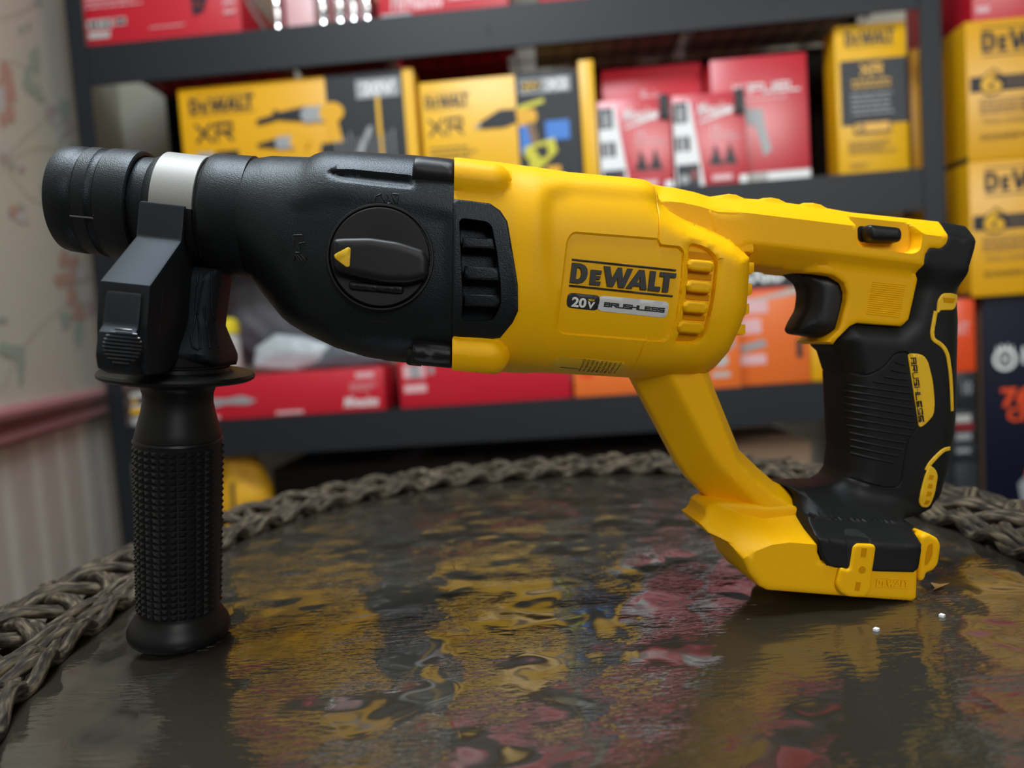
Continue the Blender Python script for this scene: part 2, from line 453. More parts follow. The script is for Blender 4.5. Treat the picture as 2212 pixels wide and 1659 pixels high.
surf_lines('embossed_mark', M['black'], gear, [[(631, 530), (631, 506), (650, 506), (650, 522), (656, 522), (645, 524), (645, 544), (636, 544)], [(630, 562), (634, 549), (642, 562)], [(638, 549), (650, 562)], [(647, 549), (658, 563), (658, 551)]], lambda V: caseT(V) + .00005, .00035, .034)
plate('embossed_bar', M['black'], gear, L([(799, 690), (836, 690), (836, 700), (799, 697)], .034), caseT, h=.0004, depth=.001, bev=.0002)

# ---- yellow motor housing
htop = L([(980, 353), (1076, 364), (1089, 369), (1130, 374), (1219, 385), (1266, 388), (1320, 393, .0015), (1380, 398.5, .004), (1432.7, 404, .0068), (1463, 407, .0085), (1500, 415, .0085), (1535, 426, .0085), (1560, 436, .0085), (1576, 470, .006), (1588, 520, .002), (1590, 545)])
hbot = L([(975, 793), (1045, 799.5), (1114, 805), (1152, 801), (1250, 808), (1348, 813.7), (1375, 817), (1440, 815), (1500, 806), (1532, 796), (1557, 757), (1575, 715), (1588, 640), (1590, 545)])
right = L([(1500, 400), (1540, 420), (1566, 455), (1584, 500), (1590, 545), (1588, 600), (1583, 680), (1567, 728), (1553, 765), (1532, 798), (1500, 825)])
xr0 = P(1300, 600)[0]; xw_ = P(1455, 430)[0]
xe0 = P(1266, 388)[0]; xe1 = P(1463, 407, .0085)[0]
topl_ = L([(1266, 388, 0), (1320, 393, .0015), (1380, 398.5, .004), (1432.7, 404, .0068), (1463, 407), (1500, 415), (1535, 426), (1610, 430)], .0085)
chl_ = topl_ - np.stack([0 * topl_[:, 0], (.0186 - .0085 * sm(xe0, xe1, topl_[:, 0])) / 1.25], 1)
chl_ = dens(chl_[2:], .004, False)
dome = L([(900, 300), (1380, 385), (1432, 438, .02), (1480, 464, .02), (1530, 484, .02), (1568, 515, .012), (1588, 560), (1588, 600), (1583, 680), (1567, 728), (1553, 765), (1532, 798), (1490, 840), (900, 860)])
tops = L([(960, 350), (1076, 363), (1130, 371), (1219, 384), (1432, 403), (1500, 408), (1610, 420)]); bots = L([(960, 792), (1045, 799), (1114, 805), (1250, 809), (1375, 817), (1500, 817), (1610, 820)])
hw = np.array([[P(960, 560)[0], .0365], [P(1090, 560)[0], .0370], [P(1130, 560)[0], .0385], [P(1190, 580)[0], .0385], [P(1500, 600)[0], .0375]])
recess = rnd(L([(1176, 455), (1186, 420), (1232, 404), (1430, 418), (1540, 432), (1640, 480), (1640, 860), (1188, 860), (1194, 760), (1190, 660), (1178, 560)], .032), 2)
panel = rnd(L([(1224, 520), (1236, 503), (1421, 517), (1424, 530), (1468, 534), (1475, 546), (1472, 610), (1462, 690), (1448, 727), (1436, 736), (1395, 734), (1215, 720), (1203, 706), (1212, 620)], .034), 2)
grill = rnd(L([(1488, 527), (1520, 535), (1542, 552), (1547, 574), (1537, 652), (1526, 706), (1517, 730), (1498, 741), (1462, 739), (1470, 722), (1477, 674), (1485, 605)], .033), 1)
BT = P(1030, 393, .03)[1]; BB = P(1030, 766, .03)[1]
capT = np.array([P(940, 383, .03), P(1062, 397, .03)]); capB = np.array([P(940, 762, .03), P(1056, 768, .03)])
def boss(V, cap, r, base):
    d = pdist(V, cap, False)
    return np.where(d < r, base + np.sqrt(np.maximum(r * r - d * d, 0)) * 1.05, 0)
seam = L([(1433, 396), (1429, 450), (1424, 505), (1422, 522), (1427, 533), (1466, 536), (1475, 546), (1472, 610), (1462, 690), (1449, 729), (1438, 737), (1403, 735), (1394, 745), (1386, 785), (1372, 822)], .0345)
INS = L([(960, 428), (1000, 430), (1059, 438), (1081, 454), (1096, 478), (1108, 550), (1118, 615), (1119, 672), (1108, 697), (1082, 730), (1066, 732), (960, 729)], .0365)
def houseT(V, full=True):
    x, z = V[:, 0], V[:, 1]
    zt = np.interp(x, tops[:, 0], tops[:, 1]); zb = np.interp(x, bots[:, 0], bots[:, 1])
    W = np.interp(x, hw[:, 0], hw[:, 1])
    n = 2.9
    t = np.clip(np.abs((z - (zt + zb) / 2) / ((zt - zb) / 2)), 0, 1)
    T = W * np.maximum(1 - t ** n, 0) ** (1 / n)
    ff = sm(xr0, xw_ + .004, x); T = T * (1 - ff * (1 - rprof(np.maximum(sd(V, dome), 0), .014)))
    T = T - .0026 * sm(-.004, .004, sd(V, recess))
    wt = np.interp(x, topl_[:, 0], topl_[:, 1]) - z
    tw = np.minimum(.0186, .0085 * sm(xe0, xe1, x) + np.maximum(wt, 0) * 1.25) * sm(.03, .024, wt)
    k_ = .0035; hh_ = np.clip(.5 + .5 * (T - tw) / k_, 0, 1); Ts = tw + (T - tw) * hh_ + k_ * hh_ * (1 - hh_)
    T = np.where(x > xr0 - .004, T + (np.where(wt > -.001, Ts, T) - T) * sm(xr0 - .004, xr0 + .004, x), T)
    if full:
        T = np.maximum(T, boss(V, capT, .0087, .0265)); T = np.maximum(T, boss(V, capB, .0087, .0265))
        T = T - .0009 * sm(-.0004, .0004, sd(V, panel))
        T = T - .0030 * sm(-.0012, .0006, sd(V, grill))
        T = T - .0140 * sm(.0010, .0022, sd(V, INS))
        T = T - .0005 * (1 - sm(.0001, .00045, pdist(V, seam, False)))
    return np.maximum(T, 0)
def capsule(c, r):
    d = (c[1] - c[0]) / np.linalg.norm(c[1] - c[0]); n = np.array([-d[1], d[0]])
    arc = [c[1] + r * (d * math.cos(w) + n * math.sin(w)) for w in np.linspace(-math.pi / 2, math.pi / 2, 17)]
    return np.vstack([arc, [c[0] + n * r], [c[0] - n * r]])
house = relief('motor_housing', M['yellow'], drill, np.vstack([htop[:-1], hbot[::-1]]), houseT, g=.0021, rings=(.00015, .0005, .0011, .002, .0035, .0055),
    feats=[(chl_, False, (-.0012, -.0006, 0, .0006, .0012)), (panel, True, (-.0004, 0, .0004)), (grill, True, (-.0012, -.0003, .0006)), (seam, False, (-.00045, -.0001, .0001, .00045)), (capT, False, (-.0045, 0, .0045)), (capB, False, (-.0045, 0, .0045)), (dome, True, (0, .0005, .0015, .003, .005, .0075, .0105, -.0005, -.0015, -.003, -.005, -.0075, -.0105)), (INS, True, (-.0012, -.0021, -.0008, .0008, .0012, .0021, 0))] + [(capsule(c, r), True, (0,)) for c in (capT, capB) for r in (.0088, .0083, .0075, .006)])
baseT = lambda V: houseT(V, True)
# black vent insert on the front of the housing
ins = L([(979, 428), (1000, 430), (1059, 438), (1081, 454), (1096, 478), (1108, 550), (1118, 615), (1119, 672), (1108, 697), (1082, 730), (1066, 732), (976, 729)], .0365)
hole = rnd(L([(993, 472), (1050, 480), (1061, 489), (1072, 546), (1080, 615), (1081, 660), (1065, 692), (998, 692), (1001, 650), (997, 560)], .0365), 1)
def plain(V): return houseT(V, False)
def insT(V):
    return plain(V) + .0007 - .0006 * (1 - rprof(pdist(V, ins), .0007)) - .0095 * sm(-.0003, .0003, sd(V, hole))
vent = relief('vent_insert', M['case'], drill, ins, insT, g=.0024, rings=(.0001, .0003, .0007, .0015), feats=[(hole, True, (-.00035, .00035))])
for y0, y1, x0, x1 in [(512, 535, 999, 1067), (575, 603, 1003, 1078), (634, 661, 1003, 1081)]:
    plate('vent_bar', M['case'], vent, L([(x0, y0), (x1 - 2, y0 + 4), (x1 + 2, y1 + 4), (x0, y1)], .034), lambda V: plain(V) - .0030, h=.0016, depth=.003, bev=.0006)
# bars of the rear grill and the fins on the back
for q in [[(1487, 559), (1546, 564), (1545, 588), (1486, 582)], [(1485, 604), (1542, 609), (1541, 634), (1483, 628)], [(1478, 649), (1535, 653), (1533, 678), (1476, 673)], [(1468, 693), (1528, 697), (1526, 722), (1466, 717)]]:
    plate('grill_bar', M['yellow'], house, rnd(L(q, .036), 0), plain, h=.0005, depth=.003, bev=.0009, slope=.9)
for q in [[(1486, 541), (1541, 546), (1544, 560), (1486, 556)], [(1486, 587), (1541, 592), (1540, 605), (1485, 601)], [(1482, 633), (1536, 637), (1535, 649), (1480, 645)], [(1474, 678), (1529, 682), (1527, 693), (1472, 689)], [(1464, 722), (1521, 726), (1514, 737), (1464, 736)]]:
    plate('vent_slot', M['slot'], house, L(q, .034), lambda V: plain(V) - .0028, h=.0001, depth=.0015, bev=0)  # shade between the bars put into the colour
for x0, x1, y0, y1 in [(1572, 1612, 569, 595), (1568, 1608, 613, 640), (1560, 1602, 656, 681), (1550, 1594, 700, 724)]:
    o_ = L([(x0, y0), (x1, y0 + 2), (x1, y1 - 4), (x1 - 5, y1), (x0, y1)], .010)
    relief('cooling_fin', M['yellow'], house, o_, lambda V, o_=o_: .019 - .001 * (1 - rprof(pdist(V, o_), .001)), rings=(.0003, .001), g=.004)
# word mark, rating badge, sticker
surf_text('word_mark', M['ink'], house, 'w', (1230, 610), (1455, 632.5), (1235, 568), lambda V: plain(V) - .0009, h=.0009, off=.0345, kind='heavy')
for q in [[(1235, 559), (1460, 582), (1460, 585.5), (1235, 562.5)], [(1229, 615), (1453, 638), (1453, 641.5), (1229, 618.5)]]:
    plate('rule_line', M['ink'], house, L(q, .0345), lambda V: plain(V) - .0009, h=.0008, depth=.0005, bev=.0002, g=.002)
bad = rnd(L([(1226, 632), (1447, 652), (1441, 687), (1223, 664)], .0345), 2)
badge = plate('rating_badge', M['ink'], house, rnd(L([(1226, 632), (1297, 638.5), (1292, 671.5), (1223, 664)], .0345), 1), lambda V: plain(V) - .0009, h=.0003, depth=.0005, bev=.0001)
plate('silver_field', M['silver'], badge, rnd(L([(1294, 638), (1447, 652), (1441, 687), (1289, 671)], .0345), 1), lambda V: plain(V) - .0009, h=.0003, depth=.0005, bev=.0001)
ps = lambda V: plain(V) - .0006
surf_text('lettering', M['white'], badge, '20', (1233.5, 662.5), (1265, 666), (1236, 641), ps, h=.0002, off=.0345, bold=.035)
surf_text('lettering', M['white'], badge, 'V', (1267, 666), (1283, 668), (1269.5, 651), ps, h=.0002, off=.0345, bold=.04)
surf_text('lettering', M['yprint'], badge, 'MAX', (1271, 650), (1284, 651.5), (1271.5, 645.5), ps, h=.0002, off=.0345, bold=.03)
surf_text('lettering', M['ink'], badge, 'BRUSHLESS', (1304, 663), (1436, 676), (1305.5, 652), ps, h=.0002, off=.0345, kind='stroke', pen=.32)
stk = rnd(L([(1196, 768), (1340, 781), (1355, 786), (1350, 806), (1330, 812), (1250, 806), (1185, 798)], .02), 1)
ssurf = lambda V: plain(V)
stick = plate('rating_sticker', M['yprint'], house, stk, ssurf, h=.0002, depth=.0006, bev=.0001, g=.0015)
rng = random.Random(4)
words = ['WARNING', 'TO REDUCE', 'RISK OF', 'INJURY', 'USER MUST', 'READ', 'MANUAL']
for i in range(8):
    x = 1258 + i * 9.5
    surf_text('fine_print', M['ink'], stick, ['NY0XXYD', 'TO REDUCE', 'READ USER', 'MANUAL', 'PROTECTION', 'CAUTION', 'REQUIRED', 'CHINA'][i], (x, 803 + i * .8), (x + 4, 776 + i * 1.1), (x - 5, 802 + i * .8), ssurf, h=.00025, off=.022)
surf_lines('rule_line', M['ink'], stick, [[(1335, 782), (1330, 806)], [(1210, 793), (1250, 797)]], lambda V: plain(V) + .0002, .00015, .02, 4)

# ---- rear handle: top bar and trigger housing
top_pts = [(1500, 416), (1535, 424), (1557, 421), (1575, 418), (1592, 420), (1610, 428), (1640, 430), (1650, 427), (1668, 426), (1684, 429), (1700, 437), (1728, 441), (1738, 437.5), (1758, 437.5), (1774, 441), (1788, 449), (1839, 458), (1972, 472), (2029, 478)]
topl = L([(1440, 404), (1535, 426), (1610, 430), (1700, 439), (1839, 458), (1972, 472), (2060, 482)], .0085)
hnd = np.vstack([L(top_pts, .0085), L([(2038, 491, .0125), (2046, 508, .017), (2047, 520, .0182), (2043, 531, .0182), (2029, 538, .0182), (2008, 536.7, .0182), (1999, 549, .018), (1996, 570, .018), (1984, 600, .0145), (1972, 651, .0142), (1963, 690, .0142), (1948, 705, .0142), (1900, 702, .0142), (1851, 698, .0142), (1836, 705, .0142), (1806, 735.5, .0142), (1791, 744), (1776, 738.5), (1803, 711), (1818, 651), (1819, 632), (1812, 612), (1791, 597), (1761, 591), (1694.6, 585), (1685.6, 580), (1604, 573), (1560, 570), (1545, 560), (1515, 480)], .0105)])
lowl = L([(1480, 545), (1594, 534), (1622, 526), (1996, 571), (2060, 579)], .0185)
pocket = rnd(L([(1842, 452), (1847, 490), (1848, 524), (1854, 532), (1966, 547), (1980, 540), (1985, 512), (1978, 483), (1968, 466)], .017), 1)
xh = P(1700, 600)[0]
def handT(V):
    x = V[:, 0]
    T0 = .0188
    dt = np.maximum(np.interp(x, topl[:, 0], topl[:, 1]) - V[:, 1], 0)
    T = np.minimum(T0, .0088 + dt * 1.25)
    zl = np.interp(x, lowl[:, 0], lowl[:, 1]); dl = np.maximum(zl - V[:, 1], 0)
    T = T - np.minimum(dl * 1.05, np.where(x > xh, .0040, .0118) + .0078 * (1 - sm(xh - .006, xh + .012, x)) * (x > xh))
    T = T - np.maximum(T - .0125 - .0045 * sm(P(1935, 520)[0], P(1990, 520)[0], x), 0) * sm(-.0005, .0007, sd(V, pocket))
    return np.maximum(T - .0012 * (1 - rprof(pdist(V, hnd), .0016)), .001)
handle = relief('rear_handle', M['yellow'], drill, hnd, handT, g=.0022, rings=(.0002, .0006, .0016, .003), feats=[(pocket, True, (-.0006, .0006)), (lowl, False, (-.0003, .0003))])
plate('slide_slot', M['void'], handle, rnd(L([(1853, 487), (1932, 494), (1934, 521), (1855, 523)], .013), 2), lambda V: handT(V), h=.0001, depth=.003, bev=0)  # flat black piece painting the shade of the slot
btn = rnd(L([(1876, 484), (1945, 491), (1950, 506), (1946, 523), (1882, 521), (1874, 505)], .018), 2)
plate('direction_slide', M['black'], handle, btn, .0138, h=.0052, depth=.006, bev=.0022, g=.002)
rg = []
for i in range(16):
    t = i / 15
    rg.append([(1883 - 12 * t, 609 + 68 * t), (1955 - 13 * t, 616 + 69 * t)])
surf_lines('grip_ridge_patch', M['yellow'], handle, rg, lambda V: handT(V) - .0001, .00036, .0145)
# trigger
trg = rnd(L([(1697, 590), (1750, 590), (1786, 596), (1807, 606), (1818, 626), (1819, 645), (1815, 690), (1800, 715), (1786, 730), (1773, 731), (1748, 727), (1710, 722), (1704, 712), (1712, 693), (1727, 668), (1731, 634), (1725, 613), (1706, 598)]), 1)
def trgT(V): return .0095 * (.35 + .65 * rprof(pdist(V, trg), .006)) + .0014 * sm(P(1735, 650)[0], P(1765, 650)[0], V[:, 0])
relief('trigger', M['black'], drill, trg, trgT, g=.0022, rings=(.0003, .001, .002, .0035, .005))

# ---- diagonal strut
stL = [(1340, 770), (1368, 820), (1415, 908), (1462, 997), (1487, 1033), (1534, 1080), (1575, 1120), (1600, 1150)]
stR = [(1500, 760), (1532, 801), (1545, 838), (1572, 905), (1599, 972), (1640, 1012), (1672, 1040), (1693, 1050), (1712, 1067), (1728, 1105), (1733, 1125)]
sL, sR = L(stL, .004), L(stR, .006)
strut_o = np.vstack([sL, L([(1680, 1160)], .01), sR[::-1]])
def strT(V):
    return np.maximum(np.minimum(.0160, np.minimum(.0035 + pdist(V, sL, False) * .98, .0050 + pdist(V, sR, False) * 1.75)) - .0006 * (1 - rprof(pdist(V, strut_o), .001)), .001)
relief('handle_strut', M['yellow'], drill, strut_o, strT, g=.002, rings=(.0003, .001, .002))

# ---- battery foot
foot_o = L([(1524, 1112, .02), (1526, 1098, .019), (1536, 1088, .017), (1548, 1085, .016), (1560, 1078, .01), (1640, 1085, .01), (1700, 1085, .012), (1722, 1096, .016), (1731, 1120, .016), (1748, 1145, .026), (1766, 1192), (1775, 1212), (1800, 1190), (1990, 1200), (1981, 1228), (1979, 1291), (1972, 1299), (1798, 1286), (1657, 1275), (1639, 1266), (1617, 1239), (1603, 1207), (1585, 1181), (1566, 1172), (1545, 1163), (1532, 1145), (1526, 1128, .026)], .034)
upl = L([(1480, 1080), (1538, 1086), (1600, 1112), (1655, 1124), (1735, 1114), (1800, 1112)], .018)
crl = L([(1545, 1215), (1603, 1207), (1632, 1187), (1665, 1174), (1704, 1169), (1755, 1173), (1775, 1178), (1850, 1180), (2000, 1195)], .034)
footl = L([(1500, 1080, .02), (1511, 1101, .02), (1545, 1163, .034), (1585, 1181, .034), (1603, 1207, .034), (1617, 1239, .034), (1639, 1266, .034), (1650, 1290, .034)])
def footB(V): return -footT(V) * sm(-.004, .035, pdist(V, footl, False))
def footT(V):
    zc = np.interp(V[:, 0], crl[:, 0], crl[:, 1]); du = pdist(V, upl, False); dcr = pdist(V, crl, False)
    T = np.where(V[:, 1] > zc, .0165 + .0185 * du / (du + dcr + 1e-9), .035)
    zu = np.interp(V[:, 0], upl[:, 0], upl[:, 1])
    T = np.where(V[:, 1] > zu, .0165, T)
    return T - .0016 * (1 - rprof(pdist(V, foot_o), .0022))
foot = relief('battery_foot', M['yellow'], drill, foot_o, footT, footB, g=.0024, rings=(.0003, .0009, .002, .0035), feats=[(crl, False, (-.0003, .0003)), (upl, False, (-.0003, .0003))])
mb = MB()
# ---- black overmould: back end, grip and collar above the foot
grip_o = np.vstack([L([(2027, 477), (2086, 488.5), (2097, 499, .0115), (2110, 521.6, .018), (2109, 537, .0185), (2096, 575, .018), (2080, 621, .014), (2068, 651, .010), (2062, 696), (2060, 780), (2059, 880), (2055, 930), (2048, 972), (2039, 1014), (2029, 1070, .009), (2021, 1105, .014), (2015, 1128, .024), (2004, 1142, .032), (1989, 1153, .033), (1985, 1185, .034), (1979, 1225, .034), (1968, 1234, .034)], .0075),
    L([(1890, 1232, .034), (1803, 1224, .034), (1782, 1219, .034), (1769, 1196, .034), (1748, 1149, .030), (1733, 1116, .022), (1719, 1073, .012), (1705, 1056, .009), (1690, 1047), (1719, 1048), (1786, 1046), (1807, 1035), (1818, 1018), (1824, 972), (1820, 888), (1816, 803), (1803, 761), (1786, 745), (1795, 734, .01), (1800, 728, .013), (1832, 696, .0155), (1850, 690, .0155), (1900, 694, .0155), (1940, 697, .0155), (1955, 684, .0155), (1964, 650, .0155), (1976, 599, .0155), (1988, 567, .017), (1991, 545, .018), (2003, 529, .018), (2026, 530, .018), (2036, 524, .0175), (2038, 512, .017), (2030, 493, .013)], .0072)])
crease = L([(1700, 1112), (1733, 1116), (1850, 1126), (1960, 1132), (1985, 1140), (2030, 1148)], .028)
flare = L([(1680, 1050), (1830, 1060), (1900, 1068), (1990, 1085), (2040, 1098)], .02)
gtl = L([(2000, 474), (2029, 478), (2086, 488.5), (2120, 500)], .0085)
inset = rnd(L([(1828, 800), (1870, 812), (1905, 795), (1930, 765), (1945, 760), (1960, 762), (1985, 880), (1986, 912), (1960, 950), (1950, 1000), (1945, 1040), (1935, 1052), (1905, 1052), (1828, 1032)], .0155), 2)
def gripT(V):
    x, z = V[:, 0], V[:, 1]
    zc = np.interp(x, crease[:, 0], crease[:, 1]); zf = np.interp(x, flare[:, 0], flare[:, 1])
    d = pdist(V, grip_o)
    T = .0068 + .0096 * rprof(d, .011)
    up = sm(P(2010, 640)[1], P(2010, 585)[1], z)                 # bevelled back end
    dt = np.maximum(np.interp(x, gtl[:, 0], gtl[:, 1]) - z, 0)
    Tu = np.minimum(.0182, .0085 + dt * 1.25) - .0012 * (1 - rprof(d, .0016))
    T = T * (1 - up) + Tu * up
    a = np.clip((zf - z) / np.maximum(zf - zc, 1e-5), 0, 1)
    T = T + .0085 * a ** 1.6
    T = np.where(z < zc, .0265 + .0097 * sm(0, .0075, zc - z), T)
    T = T - .0009 * (1 - rprof(d, .0012)) * (z < zc)
    ii = sd(V, inset)
    T = T - .0005 * (1 - sm(.0002, .0006, np.abs(ii)))
    return np.maximum(T, .0015)
grip = relief('grip_overmould', M['rubber'], drill, grip_o, gripT, g=.0021, rings=(.0002, .0006, .0014, .003, .005, .008), feats=[(inset, True, (-.0006, 0, .0006)), (crease, False, (-.0005, 0, .0006, .003, .006))])
gr = []
gl = [(905, 550, 960, 565), (885, 590, 965, 605), (850, 625, 970, 640), (795, 650, 978, 675), (690, 668, 985, 710), (688, 702, 990, 748), (690, 735, 995, 785), (692, 770, 1000, 823), (695, 805, 1003, 858), (698, 843, 1003, 893), (705, 882, 985, 925), (712, 920, 962, 965), (715, 955, 945, 1000), (715, 990, 920, 1030), (715, 1025, 900, 1065)]
for a in gl: gr.append([(1550 + a[0] * .4219, 550 + a[1] * .4219), (1550 + (a[0] + a[2]) / 2 * .4219, 550 + ((a[1] + a[3]) / 2 + 2) * .4219), (1550 + a[2] * .4219, 550 + a[3] * .4219)])
surf_lines('grip_ribs', M['rubber'], grip, gr, lambda V: gripT(V) - .0002, .0006, .016)
G = lambda q: [(1550 + a * .4219, 550 + b * .4219) for a, b in q]
lab = rnd(L(G([(972, 505), (1030, 508), (1058, 520), (1078, 550), (1102, 650), (1112, 760), (1106, 820), (1078, 855), (1032, 892)]), .0165), 1)
lb = plate('grip_label', M['yprint'], grip, lab, gripT, h=.0004, depth=.001, bev=.0002, g=.0015)
surf_text('lettering', M['ink'], lb, 'BRUSHLESS', G([(985, 528)])[0], G([(1028, 858)])[0], G([(1013, 526)])[0], lambda V: gripT(V) + .0004, h=.0003, off=.0165, kind='stroke', pen=.2)
def ribbon(pts, w):
    q = np.array(pts, float); t = np.gradient(q, axis=0); t /= np.linalg.norm(t, axis=1)[:, None]; n = np.stack([-t[:, 1], t[:, 0]], 1)
    return np.vstack([q + n * w, (q - n * w)[::-1]])
a1 = np.vstack([rnd(L(G([(1105, 290), (1094, 350), (1086, 400), (1091, 435), (1140, 465), (1166, 510), (1182, 600), (1190, 690), (1196, 800)]), .015), 1, False)])
plate('accent_line', M['yprint'], grip, ribbon(a1, .0009), gripT, h=.0005, depth=.002, bev=.0002, g=.002)
plate('accent_block', M['yprint'], grip, rnd(L(G([(1100, 300), (1106, 235), (1130, 200), (1180, 198), (1238, 206), (1226, 240), (1196, 286), (1120, 287), (1112, 300)]), .014), 1), gripT, h=.0007, depth=.002, bev=.0004)
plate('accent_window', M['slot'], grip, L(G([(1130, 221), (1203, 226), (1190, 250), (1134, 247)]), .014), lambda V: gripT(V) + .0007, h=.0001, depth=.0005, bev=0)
plate('accent_line', M['yprint'], grip, ribbon(rnd(L(G([(1184, 990), (1140, 994), (1100, 1030), (1066, 1068), (1050, 1100)]), .014), 1, False), .0009), gripT, h=.0005, depth=.002, bev=.0002, g=.002)
plate('accent_block', M['yprint'], grip, rnd(L(G([(1064, 1070), (1094, 1092), (1108, 1125), (1100, 1180), (1080, 1296), (1030, 1288), (1013, 1262), (1020, 1210), (1040, 1130)]), .014), 1), gripT, h=.0007, depth=.002, bev=.0004)
for y in (1120, 1165, 1205, 1250):
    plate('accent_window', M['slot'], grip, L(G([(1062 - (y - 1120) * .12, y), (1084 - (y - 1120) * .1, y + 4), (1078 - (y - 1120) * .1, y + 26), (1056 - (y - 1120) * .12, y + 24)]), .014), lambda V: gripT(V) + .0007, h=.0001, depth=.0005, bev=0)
# latch clip on the foot, embossed word mark, belt clip
K = lambda q: [(1350 + a * .36166, 780 + b * .36166) for a, b in q]
clip_o = rnd(L(K([(1290, 1230), (1340, 1252), (1362, 1110), (1385, 1090), (1490, 1095), (1503, 1115), (1482, 1260), (1474, 1370), (1440, 1415), (1335, 1412), (1282, 1382), (1266, 1335)]), .037), 1)
clipp = plate('latch_clip', M['yellow'], foot, clip_o, .0345, h=.0026, depth=.004, bev=.0012)
rec = rnd(L(K([(1325, 1250), (1320, 1060), (1350, 1022), (1440, 1025), (1475, 1060), (1478, 1110), (1380, 1110)]), .036), 1)
plate('latch_recess', M['void'], grip, rec, gripT, h=.00015, depth=.001, bev=0)  # flat black plate painting the shade of the recess
for q in ([(1412, 1115), (1445, 1117), (1437, 1172), (1405, 1170)], [(1378, 1318), (1408, 1320), (1398, 1372), (1370, 1370)]):
    plate('clip_hole', M['slot'], clipp, L(K(q), .037), .0371, h=.0001, depth=.001, bev=0)
mb = MB(); q = P(*K([(1416, 1246)])[0], .037); mb.revolve([(-.001, .0016), (.0001, .0016), (.0001, 0)], (q[0], -.0371, q[1]), (0, -1, 0), 24); mb.obj('clip_hole', M['slot'], clipp)
surf_text('embossed_word_mark', M['yellow'], foot, 'w', K([(1500, 1342)])[0], K([(1696, 1352)])[0], K([(1504, 1304)])[0], .0349, h=.0005, off=.0352, kind='heavy')
surf_lines('embossed_rule', M['yellow'], foot, [K([(1504, 1297), (1700, 1309)]), K([(1498, 1349), (1692, 1359)])], .0349, .0003, .0352)
hk = rnd(L(K([(1760, 1045), (1800, 1022), (1868, 1058), (1882, 1100), (1866, 1215), (1830, 1252), (1795, 1262), (1785, 1305), (1752, 1315), (1742, 1290), (1752, 1180)]), .03), 1)
hko = plate('belt_clip', M['yellow'], foot, hk, .028, h=.003, depth=.006, bev=.0014)
plate('clip_slot', M['slot'], hko, rnd(L(K([(1810, 1095), (1838, 1085), (1838, 1160), (1808, 1215), (1788, 1222), (1796, 1150)]), .031), 1), .031, h=.0001, depth=.001, bev=0)

# ---- side handle
HA2 = P(385, 795, 0.001); hA = np.array([HA2[0], -.001, HA2[1]])
wl = PW(352, 1423)                                                # near rim of the flange touching the glass
d_ = ray(352, 1423); cpt = CP + d_ * ((TZ + .0002 - CP[2]) / d_[2])
def w2l(w): return np.array([(w - DO) @ DX, (w - DO) @ DY, (w - DO) @ DZ])
RB = 104 * PX * .93
near = w2l(cpt)
up_l = np.array([DX[2], DY[2], DZ[2]])                            # world up in the drill's frame
hB = near + np.array([0, RB, 0]) + up_l * .0030
hdir = hB - hA; HL = np.linalg.norm(hdir); hdir /= HL
def hp(lst):  # rows of (photo y, radius px) along the grip axis
    return [((y - 795) / (1397 - 795) * HL, r * PX * .955) for y, r in lst]
side = empty('side_handle'); side.parent = drill
mb = MB(); mb.revolve(hp([(757, 0), (757, 96), (760, 100), (765, 104), (781, 104), (783, 100), (787, 100), (789, 104), (796, 105), (799, 112), (800, 146), (803, 154), (808, 157), (813, 156), (817, 150), (820, 110), (826, 86), (836, 75), (850, 71), (868, 71), (890, 75), (925, 84), (943, 88), (946, 88), (947, 90), (952, 92), (954, 88), (1334, 84), (1340, 86), (1354, 95), (1366, 103), (1376, 107), (1386, 108), (1394, 106), (1398, 102), (1398, 0)]), hA, hdir, 96, e1=np.cross(hdir, [1.0, 0, 0]))
mb.obj('grip_body', M['grip'], side)
# pyramid texture
mb = MB(); e1 = np.cross(hdir, [0, 1.0, 0]); e1 /= np.linalg.norm(e1); e2 = np.cross(hdir, e1)
if e2[1] > 0: e2 = -e2                                            # e2 faces the viewer
NR, NC = 26, 30
for i in range(NR):
    y0, y1 = 960 + i * 14.3, 960 + (i + 1) * 14.3
    for j in range(NC):
        w0, w1 = 2 * math.pi * j / NC, 2 * math.pi * (j + 1) / NC
        wm = (w0 + w1) / 2
        if abs(math.cos(wm)) > .96: continue
        (t0, r0), (t1, r1) = hp([(y0 + 1, 88.5 - 4 * (y0 - 954) / 380), (y1 - 1, 88.5 - 4 * (y1 - 954) / 380)])
        g_ = .012
        pt = lambda t, r, w: hA + hdir * t + r * (math.cos(w) * e1 + math.sin(w) * e2)
        ws = [w0 + g_, w1 - g_]
        vs = [pt(t0, r0, ws[0]), pt(t0, r0, ws[1]), pt(t1, r1, ws[1]), pt(t1, r1, ws[0]), pt((t0 + t1) / 2, (r0 + r1) / 2 + .0011, wm)]
        mb.add(vs, [(0, 1, 4), (1, 2, 4), (2, 3, 4), (3, 0, 4)])
pyr = mb.obj('pyramid_texture', M['grip'], side, smooth=0)
bmx = bmesh.new(); bmx.from_mesh(pyr.data); bmesh.ops.recalc_face_normals(bmx, faces=bmx.faces[:]); bmx.to_mesh(pyr.data); bmx.free()
